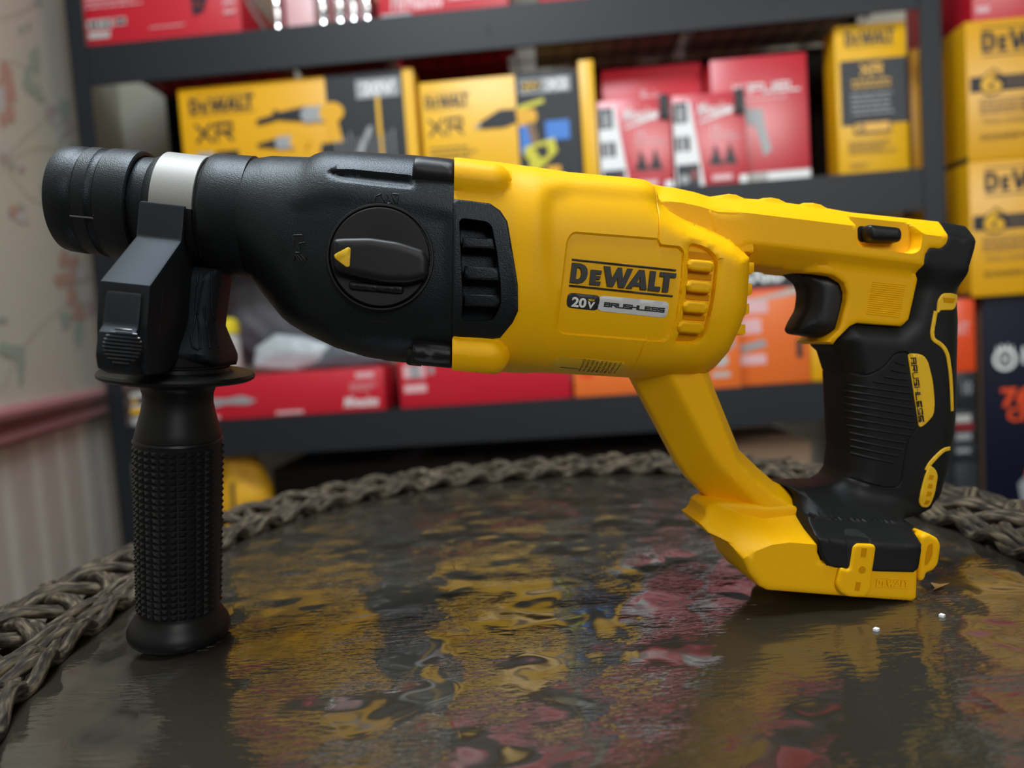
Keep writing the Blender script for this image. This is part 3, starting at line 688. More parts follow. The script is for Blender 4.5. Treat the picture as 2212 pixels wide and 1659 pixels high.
# strap round the nose: bare steel over the top, black below the clamp arm
mb = MB(); mb.revolve(prof([(369, 107), (369, 112), (370, 113), (455, 113), (456, 112), (456, 107)]), AX0, AXD, 128)
zs = P(365, 447, .0225)[1]; parts = {True: MB(), False: MB()}
for f in mb.f:
    c = np.mean([mb.v[i] for i in f], axis=0)
    parts[bool(c[2] > zs or c[1] > .012)].add([mb.v[i] for i in f], [tuple(range(len(f)))])
for steel, nm in ((True, 'clamp_strap'), (False, 'clamp_band')):
    o_ = parts[steel].obj(nm, M['strap'] if steel else M['black'], side)
    b_ = bmesh.new(); b_.from_mesh(o_.data); bmesh.ops.remove_doubles(b_, verts=b_.verts[:], dist=1e-6); b_.to_mesh(o_.data); b_.free()
    o_.data.set_sharp_from_angle(angle=.6)
# clamp shroud: an arm reaching towards the viewer from the strap down to the grip
xa, xb = P(313, 485, .0247)[0], P(403, 485, .0247)[0]
def zat(px, py, off): return P(px, py, off)[1]
prf = [(.0225, zat(358, 438, .0245)), (.0252, zat(358, 440, .0252)), (.0256, zat(357, 517, .0256)), (.0520, zat(268, 611, .052)), (.0520, zat(265, 700, .052)), (.0500, zat(268, 790, .050)), (.0460, zat(275, 806, .046)), (.030, zat(320, 800, .03)), (.005, zat(380, 740, .005)), (0.0, zat(380, 640, 0)), (.010, zat(370, 570, .01)), (.0225, zat(358, 520, .0225))]
def prism(profile, x0, x1, name, material, parent, bev=.0009):
    bm = bmesh.new(); a = [bm.verts.new((x0, -o, z)) for o, z in profile]; b = [bm.verts.new((x1, -o, z)) for o, z in profile]
    bm.faces.new(a); bm.faces.new(b[::-1])
    n = len(a)
    for i in range(n): bm.faces.new((a[i], b[i], b[(i + 1) % n], a[(i + 1) % n]))
    bmesh.ops.recalc_face_normals(bm, faces=bm.faces[:])
    bmesh.ops.bevel(bm, geom=bm.edges[:], offset=bev, segments=2, affect='EDGES', profile=.6, clamp_overlap=True)
    bm.verts.index_update()
    o = mesh_obj(name, [v.co for v in bm.verts], [[v.index for v in f.verts] for f in bm.faces], material, parent, None, 30); bm.free(); return o
fx = [P(209, 700, .052)[0], P(330, 700, .052)[0]]
xw0, xw1 = min(xa, fx[0]), max(xb, fx[1])
xw0, xw1 = P(212, 640, .052)[0], P(321, 640, .052)[0]
xw0 = max(xw0, xa - .003); xw1 = min(max(xw1, xb - .001), xb + .003)
M['shroud'] = mat('black_satin_plastic', (0.010, 0.0105, 0.012), 0.6, spec=.3, tint=(.7, .85, 1),  bump=(2500, .1, .0001))
shr = prism(prf, xw0, xw1, 'clamp_shroud', M['shroud'], side, .0011)
# front opening, its shade painted as a flat black plate, with the release button
fr = [(.0522, zat(268, 622, .0522)), (.0522, zat(268, 800, .0522))]
wxx = (xw1 - xw0)
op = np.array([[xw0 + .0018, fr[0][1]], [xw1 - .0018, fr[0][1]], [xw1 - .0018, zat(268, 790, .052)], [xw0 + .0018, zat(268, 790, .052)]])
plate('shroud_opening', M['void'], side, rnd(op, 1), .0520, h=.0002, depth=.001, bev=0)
zb0, zb1, zb2 = zat(268, 630, .053), zat(266, 705, .054), zat(266, 808, .056)
bx0, bx1 = xw0 + .0026, xw1 - .0022
btnp = [(.046, zb0), (.0530, zb0), (.0538, zb1), (.0568, zat(266, 720, .056)), (.0575, zat(265, 770, .057)), (.0555, zb2 + .001), (.048, zb2 - .001), (.044, zb2)]
bt = prism(btnp, bx0, bx1, 'release_button', M['shroud'], side, .0014)
pc = P(265, 748, .0575); rr_ = .0064
mb = MB(); M['pad'] = mat('glossy_ridged_pad', (0.02, 0.022, 0.028), 0.22, coat=.3)
nr = 10
for i in range(nr):
    zz = (i + .5) / nr * 2 - 1; hw_ = math.sqrt(max(1 - zz * zz, 0)) * rr_
    c = (pc[0], -.0577, pc[1] + zz * rr_)
    mb.tube([(c[0] - hw_, c[1], c[2]), (c[0] - hw_ * .5, c[1] - .0002, c[2]), (c[0] + hw_ * .5, c[1] - .0002, c[2]), (c[0] + hw_, c[1], c[2])], .0004, 10)
mb.obj('ridged_pad', M['pad'], side)
# openings in the shroud's side, their shade painted as thin black boxes
for (px_, py_, w_, h_) in ((361, 648, 9, 24), (351, 710, 5, 10)):
    q = (xw1 + .00005, -.040 if h_ > 15 else -.0405, zat(px_ - 12, py_, .04))
    mb = MB(); mb.box(q, (.0001, w_ * PX / 2, h_ * PX), 0); mb.obj('shroud_slot', M['void'], side)
# yoke with ribs between nose and collar
yk = L([(395, 575), (488, 580), (484, 600), (476, 660), (470, 702), (478, 730), (489, 766), (489, 790), (330, 790), (345, 770), (372, 740), (395, 705)], .004)
def ykT(V): return (.0125 + .0085 * sm(P(400, 680)[1], P(400, 770)[1], V[:, 1])) * (.5 + .5 * rprof(pdist(V, yk), .006))
relief('clamp_yoke', M['shroud'], side, yk, ykT, g=.003, rings=(.0005, .0015, .003, .005))
yb = lambda q: [(200 + a * .16275, 580 + b * .16275) for a, b in q]
surf_lines('yoke_ribs', M['shroud'], side, [yb([(1395, 60), (1365, 500), (1345, 900), (1390, 1030), (1480, 1075)]), yb([(1480, 60), (1380, 650), (1500, 1065)]), yb([(1470, 500), (1475, 650), (1590, 1055)]), yb([(1560, 60), (1545, 560), (1690, 1045)])], lambda V: ykT(V), .0005, .013)
# ================================================================== TABLE
def gp(px, py, z=TZ):
    d = ray(px, py); return CP + d * ((z - CP[2]) / d[2])
def glass_mat():
    mt = mat('rippled_dark_glass', (0.027, 0.024, 0.0175), 0.07, ior=2.0, spec=.6); nt = mt.node_tree; b = nt.nodes['Principled BSDF']
    tc = nt.nodes.new('ShaderNodeTexCoord')
    def noise(scale, detail, sx=1, sy=1, rot=0):
        mp = nt.nodes.new('ShaderNodeMapping'); mp.inputs['Scale'].default_value = (sx, sy, 1); mp.inputs['Rotation'].default_value = (0, 0, rot)
        n = nt.nodes.new('ShaderNodeTexNoise'); n.inputs['Scale'].default_value = scale; n.inputs['Detail'].default_value = detail
        nt.links.new(tc.outputs['Object'], mp.inputs['Vector']); nt.links.new(mp.outputs['Vector'], n.inputs['Vector']); return n
    big = noise(42, 1.0); fine = noise(130, 2.0, 1, 3.4, .12); msk = noise(30, 1.0)
    vor = nt.nodes.new('ShaderNodeTexVoronoi'); vor.feature = 'SMOOTH_F1'; vor.inputs['Scale'].default_value = 48; vor.inputs['Smoothness'].default_value = .6
    nt.links.new(tc.outputs['Object'], vor.inputs['Vector'])
    rmp = nt.nodes.new('ShaderNodeMapRange'); rmp.inputs['From Min'].default_value = .40; rmp.inputs['From Max'].default_value = .54
    nt.links.new(msk.outputs['Fac'], rmp.inputs['Value'])
    mul = nt.nodes.new('ShaderNodeMath'); mul.operation = 'MULTIPLY'; nt.links.new(fine.outputs['Fac'], mul.inputs[0]); nt.links.new(rmp.outputs['Result'], mul.inputs[1])
    b1 = nt.nodes.new('ShaderNodeBump'); b1.inputs['Strength'].default_value = .42; b1.inputs['Distance'].default_value = .0028; nt.links.new(big.outputs['Fac'], b1.inputs['Height'])
    b2 = nt.nodes.new('ShaderNodeBump'); b2.inputs['Strength'].default_value = .45; b2.inputs['Distance'].default_value = .0018
    nt.links.new(vor.outputs['Distance'], b2.inputs['Height']); nt.links.new(b1.outputs['Normal'], b2.inputs['Normal'])
    b3 = nt.nodes.new('ShaderNodeBump'); b3.inputs['Strength'].default_value = .5; b3.inputs['Distance'].default_value = .0006
    nt.links.new(mul.outputs['Value'], b3.inputs['Height']); nt.links.new(b2.outputs['Normal'], b3.inputs['Normal'])
    nt.links.new(b3.outputs['Normal'], b.inputs['Normal'])
    return mt
M['glass'] = glass_mat()
def wick_mat():
    mt = mat('weathered_rattan', (.2, .17, .13), .72, spec=.2); nt = mt.node_tree; b = nt.nodes['Principled BSDF']
    uv = nt.nodes.new('ShaderNodeUVMap'); mp = nt.nodes.new('ShaderNodeMapping'); mp.inputs['Scale'].default_value = (70, 5, 1)
    n = nt.nodes.new('ShaderNodeTexNoise'); n.inputs['Scale'].default_value = 1.6; n.inputs['Detail'].default_value = 4
    cr = nt.nodes.new('ShaderNodeValToRGB'); e = cr.color_ramp.elements
    e[0].position = .36; e[0].color = (.010, .008, .007, 1); e[1].position = .68; e[1].color = (.16, .122, .076, 1)
    k = e.new(.5); k.color = (.048, .037, .025, 1)
    nt.links.new(uv.outputs['UV'], mp.inputs['Vector']); nt.links.new(mp.outputs['Vector'], n.inputs['Vector']); nt.links.new(n.outputs['Fac'], cr.inputs['Fac'])
    nt.links.new(cr.outputs['Color'], b.inputs['Base Color'])
    bp = nt.nodes.new('ShaderNodeBump'); bp.inputs['Strength'].default_value = .5; bp.inputs['Distance'].default_value = .0006
    nt.links.new(n.outputs['Fac'], bp.inputs['Height']); nt.links.new(bp.outputs['Normal'], b.inputs['Normal'])
    return mt
M['rattan'] = wick_mat()
# inner edge of the braid: a rounded loop on the glass
ctr = np.array([.018, .360]); ew = np.linspace(0, 2 * math.pi, 240, endpoint=False)
sp_ = lambda c: np.sign(c) * np.abs(c) ** (2 / 2.35)
path = np.stack([ctr[0] + .222 * sp_(np.cos(ew)), ctr[1] + .248 * sp_(np.sin(ew))], 1)
tg_ = np.roll(path, -1, 0) - np.roll(path, 1, 0); tg_ /= np.linalg.norm(tg_, axis=1)[:, None]
nrmP = np.stack([tg_[:, 1], -tg_[:, 0]], 1)
table = empty('wicker_table', (ctr[0], ctr[1], 0))
tag(table, 'round wicker table with a rippled dark glass top and braided rattan rim', 'table')
def tl(V): return [(v[0] - ctr[0], v[1] - ctr[1], v[2]) for v in V]
gl_o = path + nrmP * .02
mb = MB(); n_ = len(gl_o)
mb.add(tl([(p[0], p[1], TZ) for p in gl_o]) + tl([(p[0], p[1], TZ - .006) for p in gl_o]), [tuple(range(n_)), tuple(range(n_, 2 * n_))[::-1]] + [(i, i + n_, (i + 1) % n_ + n_, (i + 1) % n_) for i in range(n_)])
mb.obj('glass_top', M['glass'], table, smooth=0)
plen = np.concatenate([[0], np.cumsum(np.linalg.norm(np.diff(np.vstack([path, path[:1]]), axis=0), axis=1))]); TOT = plen[-1]
def along(s):
    s = s % TOT
    x = np.interp(s, plen, np.append(path[:, 0], path[0, 0])); y = np.interp(s, plen, np.append(path[:, 1], path[0, 1]))
    nx = np.interp(s, plen, np.append(nrmP[:, 0], nrmP[0, 0])); ny = np.interp(s, plen, np.append(nrmP[:, 1], nrmP[0, 1]))
    return np.stack([x, y], -1), np.stack([nx, ny], -1)
rng = random.Random(7)
for (off0, A, B, pitch, strands, cords, rc, zoff) in ((.0355, 0.0335, .0032, .205, 7, 2, .0030, .0050),):
    per = max(3, round(TOT / pitch)); S = np.linspace(0, TOT, int(TOT / .0032), endpoint=False)
    for k in range(strands):
        mb = MB(); ph = 2 * math.pi * k / strands
        th = 2 * math.pi * per * S / TOT + ph
        for c in range(cords):
            dc_ = (c - (cords - 1) / 2) * rc * 1.85
            lat = A * (np.sin(th) + .10 * np.sin(3 * th)) * 1.06 + dc_ * (1 + .15 * np.cos(3 * th + k)); ver = B * np.sin((strands - 1) * th + .3) + zoff + rc * .4 * ((c % 2) - .5)
            lat = lat + .0009 * np.sin(7 * S / .05 + c * 2 + k)
            xy, nn = along(S)
            xy = xy + nn * (off0 + lat)[:, None]
            drop = np.where(off0 + lat > .045, -(off0 + lat - .045) ** 2 * 14, 0)
            mb.tube(tl(np.stack([xy[:, 0], xy[:, 1], TZ + np.maximum(ver, rc * .6 - .002) + drop], 1)), rc, 8, closed=True)
        mb.obj('braid_strand', M['rattan'], table, smooth=60, uv=True)
# woven apron under the rim, and the legs
mb = MB(); xy, nn = along(np.linspace(0, TOT, 220, endpoint=False)); xy = xy + nn * .052
rows = 14; V = []
for r in range(rows):
    w = .0018 * np.array([(-1) ** (i + r) for i in range(220)])
    V += tl(np.stack([xy[:, 0] + nn[:, 0] * w, xy[:, 1] + nn[:, 1] * w, np.full(220, TZ - .008 - r * .009)], 1))
mb.add(V, [(r * 220 + i, (r + 1) * 220 + i, (r + 1) * 220 + (i + 1) % 220, r * 220 + (i + 1) % 220) for r in range(rows - 1) for i in range(220)])
mb.obj('woven_apron', M['rattan'], table, smooth=60)
for q in (.12, .37, .62, .87):
    p_, n2 = along(np.array([q * TOT])); p_ = p_[0] + n2[0] * .03
    mb = MB(); mb.tube(tl([(p_[0], p_[1], TZ - .01), (p_[0], p_[1], .3), (p_[0] + n2[0][0] * .03, p_[1] + n2[0][1] * .03, 0)]), .018, 12); mb.obj('leg', M['rattan'], table)
for i, (cx, cy, lb_) in enumerate([(1893, 1363, 'tiny white crumb on the glass just below the yellow battery foot'), (2035, 1333, 'tiny white crumb on the glass right of the yellow battery foot'), (2032, 1272, 'small tan flake on the glass beside the belt clip of the drill')]):
    w = gp(cx, cy); mb = MB()
    if i < 2: mb.box((0, 0, .0006), (.0011, .0009, .0006), ax=np.array([[.8, .6, 0], [-.6, .8, 0], [0, 0, 1.0]]), bev=.0002)
    else: mb.add([(-.005, -.002, .0003), (.006, .003, .0012), (.002, .004, .0006), (-.001, .006, .0009), (-.002, .001, .0003)], [(0, 1, 2), (0, 2, 3, 4)])
    o_ = mb.obj('crumb' if i < 2 else 'dry_flake', M['white'] if i < 2 else mat('dry_leaf', (.35, .2, .06), .7)); o_.location = (w[0], w[1], TZ)
    tag(o_, lb_, 'crumb' if i < 2 else 'debris')

# ================================================================== ROOM
SA = math.radians(3.5)
SE = np.array([math.cos(SA), -math.sin(SA), 0]); SN = np.array([math.sin(SA), math.cos(SA), 0]); SZ = np.array([0, 0, 1.0])
S0 = CP + ray(2016, 420) * 1.52; S0[2] = 0                        # front of the right post
def S(px, py, b=0.0):
    w = on_plane(px, py, S0 + SN * b, SN) - S0
    return np.array([w @ SE, w[2]])
def SW(s, b, z): return S0 + SE * s + SN * b + SZ * z
AXS = np.array([SE, SN, SZ])
sR0, sR1 = S(1991, 240)[0], S(2039, 240)[0]
sL0, sL1 = S(160, 200)[0], S(196, 200)[0]
def zline(q, b=0): return np.mean([S(x, y, b)[1] for x, y in q])
zTop0, zTop1 = zline([(199, 190), (800, 125), (1500, 61), (1988, 19)]), zline([(188, 96), (500, 68), (800, 40)])
zMid1, zMid0 = zline([(1528, 400), (1757, 380), (1989, 361)]), zline([(1989, 452), (1700, 478)])
zLow1, zLow0 = zline([(465, 922), (1234, 861), (1600, 828), (1810, 815)]), zline([(465, 987), (1300, 945), (1800, 905)])
def plaster(): return mat('cream_wallpaper', (.68, .67, .57), .75, vary=(9, (.64, .63, .53)))
M['wallp'] = plaster()
M['steel'] = mat('charcoal_powder_coat', (.013, .0150, .0185), .5, bump=(900, .2, .0002), spec=.3)
# wall on the left, running back past the shelf
wd_ = np.array([-.272, 1, 0]); wd_ /= np.linalg.norm(wd_); wn = np.array([wd_[1], -wd_[0], 0])  # wn points into the room
WQ = CP + ray(128, 0) * 1.70 + np.array([0, 0, 0])
def WP(px, py, off=0.0):
    return on_plane(px, py, WQ + wn * off, wn)
def wst(px, py):
    w = WP(px, py) - WQ; return np.array([w @ wd_, w[2] + WQ[2]])
rail1 = np.mean([wst(0, 876)[1], wst(228, 838)[1]]); rail0 = np.mean([wst(0, 962)[1], wst(230, 895)[1]])
wa, wb = -2.6, 1.6
def wallpt(t, off, z): w = WQ + wd_ * t + wn * off; return (w[0], w[1], z)
def stripe_mat():
    mt = mat('striped_wallpaper', (.5, .47, .4), .75); nt = mt.node_tree; b = nt.nodes['Principled BSDF']
    uv = nt.nodes.new('ShaderNodeUVMap'); w = nt.nodes.new('ShaderNodeTexWave'); w.wave_type = 'BANDS'; w.bands_direction = 'X'
    w.inputs['Scale'].default_value = 2.34; w.inputs['Distortion'].default_value = 0
    nt.links.new(uv.outputs['UV'], w.inputs['Vector'])
    cr = nt.nodes.new('ShaderNodeValToRGB'); e = cr.color_ramp.elements
    e[0].position = .35; e[0].color = (.70, .64, .575, 1); e[1].position = .92; e[1].color = (.88, .87, .78, 1)
    k = e.new(.7); k.color = (.75, .70, .63, 1)
    n = nt.nodes.new('ShaderNodeTexNoise'); n.inputs['Scale'].default_value = 70
    nt.links.new(w.outputs['Fac'], cr.inputs['Fac']); mx = nt.nodes.new('ShaderNodeMix'); mx.data_type = 'RGBA'; mx.inputs['Factor'].default_value = .15
    nt.links.new(cr.outputs['Color'], mx.inputs['A']); nt.links.new(n.outputs['Fac'], mx.inputs['B']); nt.links.new(mx.outputs['Result'], b.inputs['Base Color'])
    return mt
M['stripe'] = stripe_mat()
mb = MB(); zc_ = (rail0 + rail1) / 2
for z0, z1, mi in ((0, zc_, 1), (zc_, 2.4, 0)):
    V = [wallpt(wa, 0, z0), wallpt(wb, 0, z0), wallpt(wb, 0, z1), wallpt(wa, 0, z1), wallpt(wa, -.06, z0), wallpt(wb, -.06, z0), wallpt(wb, -.06, z1), wallpt(wa, -.06, z1)]
    mb.add(V, [(3, 2, 1, 0), (4, 5, 6, 7), (0, 1, 5, 4), (2, 3, 7, 6), (1, 2, 6, 5), (3, 0, 4, 7)], mi, [(wa, z0), (wb, z0), (wb, z1), (wa, z1)] * 2)
wallL = mb.obj('wall_left', [M['wallp'], M['stripe']], smooth=0, uv=True); wallL['kind'] = 'structure'
mb = MB(); hR = rail1 - rail0
pf = [(0, 0), (.012, 0), (.016, .12), (.013, .3), (.008, .42), (.014, .55), (.022, .7), (.022, .85), (.012, 1), (0, 1)]
V = [wallpt(t, o, rail0 + f * hR) for t in (wa, wb) for o, f in pf]; n_ = len(pf)
mb.add(V, [(i, i + 1, n_ + i + 1, n_ + i) for i in range(n_ - 1)] + [tuple(range(n_))[::-1], tuple(range(n_, 2 * n_))])
M['mauve'] = mat('mauve_painted_wood', (.36, .15, .16), .45)
o_ = mb.obj('trim_1', M['mauve'], smooth=30); o_['kind'] = 'structure'
# printed flowers of the wallpaper
M['rose'] = mat('faded_rose_print', (.58, .36, .28), .8); M['leafp'] = mat('sage_leaf_print', (.40, .49, .41), .8)
M['lilac'] = mat('pale_lilac_print', (.62, .61, .61), .8); M['plum'] = mat('plum_print', (.52, .43, .45), .8); M['stem'] = mat('grey_stem_print', (.60, .59, .49), .8)
fl = MB(); fmats = [M['rose'], M['leafp'], M['lilac'], M['plum'], M['stem']]; lay = [0.0006]
def wpoly(pts, mi):
    lay[0] += .00001
    V = [WP(x, y, lay[0]) for x, y in pts]
    c = np.mean(V, axis=0); fl.add([c] + V, [(0, i + 1, (i + 1) % len(V) + 1) for i in range(len(V))], mi)
def blob(x, y, rx, ry, mi, seed=0, n=22, rot=0):
    r = random.Random(seed + int(x * 7 + y)); pts = []
    a1_, a2_ = r.uniform(0, 6), r.uniform(0, 6)
    for i in range(n):
        w = 2 * math.pi * i / n; k = 1 + .16 * math.sin(3 * w + a1_) + .12 * math.sin(5 * w + a2_)
        dx, dy = rx * k * math.cos(w), ry * k * math.sin(w)
        pts.append((x + dx * math.cos(rot) - dy * math.sin(rot), y + dx * math.sin(rot) + dy * math.cos(rot)))
    wpoly(pts, mi)
def wstroke(pts, w, mi):
    q = rnd(np.array(pts, float), 2, False, cap=60); rb_ = None
    t = np.gradient(q, axis=0); t /= np.linalg.norm(t, axis=1)[:, None] + 1e-9; nn = np.stack([-t[:, 1], t[:, 0]], 1)
    lay[0] += .00001
    V = [WP(*p, lay[0]) for p in q + nn * w] + [WP(*p, lay[0]) for p in q - nn * w]; n = len(q)
    fl.add(V, [(i, i + 1, n + i + 1, n + i) for i in range(n - 1)], mi)
for st in ([(0, 375), (20, 330), (60, 290), (100, 255), (98, 215), (75, 185)], [(0, 132), (25, 130), (55, 145)], [(100, 225), (85, 185), (78, 165)], [(55, 85), (60, 115)], [(20, 350), (60, 320), (110, 318), (150, 330)], [(15, 360), (60, 425), (75, 432), (115, 438)], [(0, 850), (40, 760), (90, 700), (150, 650), (175, 610)], [(0, 740), (40, 760)], [(150, 650), (180, 700), (186, 740)], [(100, 440), (130, 520), (150, 560)], [(0, 40), (60, 20), (84, 0)]):
    wstroke(st, 1.5, 4)
for b_ in ((12, 185, 20, 48, 0), (2, 205, 9, 22, 2), (14, 245, 18, 26, 0), (4, 228, 8, 18, 2),
           (75, 130, 12, 30, 1), (60, 170, 11, 26, 1), (75, 195, 16, 13, 1), (88, 212, 10, 8, 1), (46, 64, 5, 10, 1), (62, 55, 5, 9, 1), (82, 4, 8, 8, 1),
           (112, 245, 12, 20, 3), (121, 262, 8, 14, 2), (140, 235, 11, 24, 1), (148, 275, 10, 20, 3), (128, 290, 8, 16, 2), (155, 320, 8, 18, 1), (98, 425, 6, 22, 1), (92, 405, 4, 14, 1),
           (12, 325, 14, 12, 2), (8, 345, 10, 8, 3), (46, 365, 7, 8, 3), (26, 358, 8, 6, 1),
           (38, 458, 20, 13, 3), (30, 455, 10, 12, 0), (48, 470, 14, 12, 2), (45, 445, 8, 6, 1),
           (140, 560, 14, 18, 0), (128, 605, 11, 14, 0), (150, 600, 22, 14, 0), (165, 575, 14, 22, 0), (155, 640, 12, 22, 0), (178, 590, 16, 18, 2), (185, 640, 14, 22, 2), (170, 675, 14, 20, 0), (196, 665, 10, 16, 3),
           (142, 690, 12, 18, 1), (168, 720, 9, 26, 1), (30, 760, 26, 14, 1), (45, 795, 8, 34, 1), (4, 690, 12, 6, 1), (10, 750, 16, 10, 1), (145, 830, 3, 12, 4)):
    blob(*b_)
o_ = fl.obj('wallpaper_print', fmats, wallL, smooth=0)
# back wall, floor
bq = SW(0, .60, 0)
mb = MB(); V = []
for b_ in (.60, .66):
    for s_, z_ in ((sL0 - .9, 0), (1.6, 0), (1.6, 2.4), (sL0 - .9, 2.4)): V.append(SW(s_, b_, z_))
mb.add(V, [(0, 1, 2, 3), (7, 6, 5, 4), (0, 4, 5, 1), (2, 6, 7, 3), (1, 5, 6, 2), (3, 7, 4, 0)])
o_ = mb.obj('wall_back', M['wallp'], smooth=0); o_['kind'] = 'structure'
we = SW(1.6, .60, 0); mb = MB(); mb.box((we[0] + .03, we[1] - 2.2, 1.2), (.03, 2.2, 1.2)); o_ = mb.obj('wall_right', M['wallp'], smooth=0); o_['kind'] = 'structure'
mb = MB(); mb.box((0.2, .4, -.03), (3.4, 3.4, .03)); o_ = mb.obj('floor', mat('brown_carpet', (.10, .075, .055), .95, bump=(400, .8, .004)), smooth=0); o_['kind'] = 'structure'

# ================================================================== SHELVING
shelf = empty('storage_shelf', tuple(SW((sL0 + sR1) / 2, .22, 0)))
tag(shelf, 'tall charcoal steel shelving unit with wire decks along the back wall', 'shelf')
so = np.array(shelf.location)
DEP = .44
for s0_, s1_ in ((sL0, sL1), (sR0, sR1)):
    for b0_ in (0, DEP - .04):
        mb = MB(); w_ = s1_ - s0_
        fb = 0 if b0_ == 0 else 1
        mb.box(SW((s0_ + s1_) / 2, b0_ + (.0015 if not fb else .0385), .95) - so, (w_ / 2, .0015, .95), ax=AXS)
        side_s = s0_ + .0015 if s0_ < -.5 else s1_ - .0015
        mb.box(SW(side_s, b0_ + .02, .95) - so, (.0015, .02, .95), ax=AXS)
        mb.obj('post', M['steel'], shelf, smooth=0)
levels = [(zTop0, zTop1), (zMid0, zMid1), (zLow0, zLow1), (.10, .185)]
for z0_, z1_ in levels:
    for b0_ in (.0045, DEP - .0045):
        mb = MB(); s0_, s1_ = (sL1 - .006, sR0 + .006)
        mb.box(SW((s0_ + s1_) / 2, b0_, (z0_ + z1_) / 2) - so, ((s1_ - s0_) / 2, .0015, (z1_ - z0_) / 2), ax=AXS)
        sg = 1 if b0_ < .2 else -1
        mb.box(SW((s0_ + s1_) / 2, b0_ + sg * .012, z1_ - .0015 - .004) - so, ((s1_ - s0_) / 2, .012, .0015), ax=AXS)
        for k in range(3): mb.box(SW(s0_ + (s1_ - s0_) * (.17 + .33 * k), b0_ - sg * .002, (z0_ + z1_) / 2) - so, (.004, .0012, .012), ax=AXS, bev=.0008)
        mb.obj('beam', M['steel'], shelf, smooth=0)
    mb = MB()
    zt_ = z1_ - .0045
    n1 = int((sR0 - sL1) / .05)
    for k in range(n1 + 1):
        s_ = sL1 + (sR0 - sL1) * k / n1
        mb.tube([SW(s_, .006, zt_) - so, SW(s_, DEP - .006, zt_) - so], .0017, 6)
    for k in range(5):
        b_ = .03 + k * (DEP - .06) / 4
        mb.tube([SW(sL1, b_, zt_ - .0034) - so, SW(sR0, b_, zt_ - .0034) - so], .0022, 6)
    mb.obj('wire_deck', M['steel'], shelf)
ZB = {k: z1 - .0045 + .0019 for k, (z0, z1) in zip('TMLB', levels)}     # tops of the decks

# ================================================================== CARTONS
def cmat(name, col, rough=.38, spec=.5): return mat(name, col, rough, spec=spec)
M['red'] = cmat('red_carton', (.52, .012, .028), .36); M['cy'] = cmat('yellow_carton', (.72, .36, .004), .38); M['cy2'] = cmat('golden_carton', (.78, .42, .004), .38)
M['cblk'] = cmat('charcoal_print', (.018, .021, .026), .42, .3); M['cora'] = cmat('orange_carton', (.78, .16, .025), .4); M['navy'] = cmat('navy_carton', (.004, .006, .018), .5, .12)
M['redg'] = cmat('glossy_red_carton', (.52, .012, .028), .36, 1.0); M['shade'] = cmat('deep_shade_black', (.012, .009, .008), .8, .1)  # the near-black board imitates unlit depth around the cartons
M['grey'] = cmat('grey_print', (.30, .31, .32), .4); M['cblue'] = cmat('blue_print', (.03, .17, .55), .4); M['kraft'] = cmat('brown_cardboard', (.22, .14, .085), .8)
M['dkred'] = cmat('dark_red_print', (.20, .008, .012), .4); M['pink'] = cmat('pale_pink_print', (.70, .42, .44), .4); M['lime'] = cmat('lime_print', (.55, .50, .02), .4)
M['signal'] = cmat('signal_orange_print', (.75, .07, .01), .4); M['pgrey'] = cmat('pale_grey_board', (.45, .44, .42), .7)
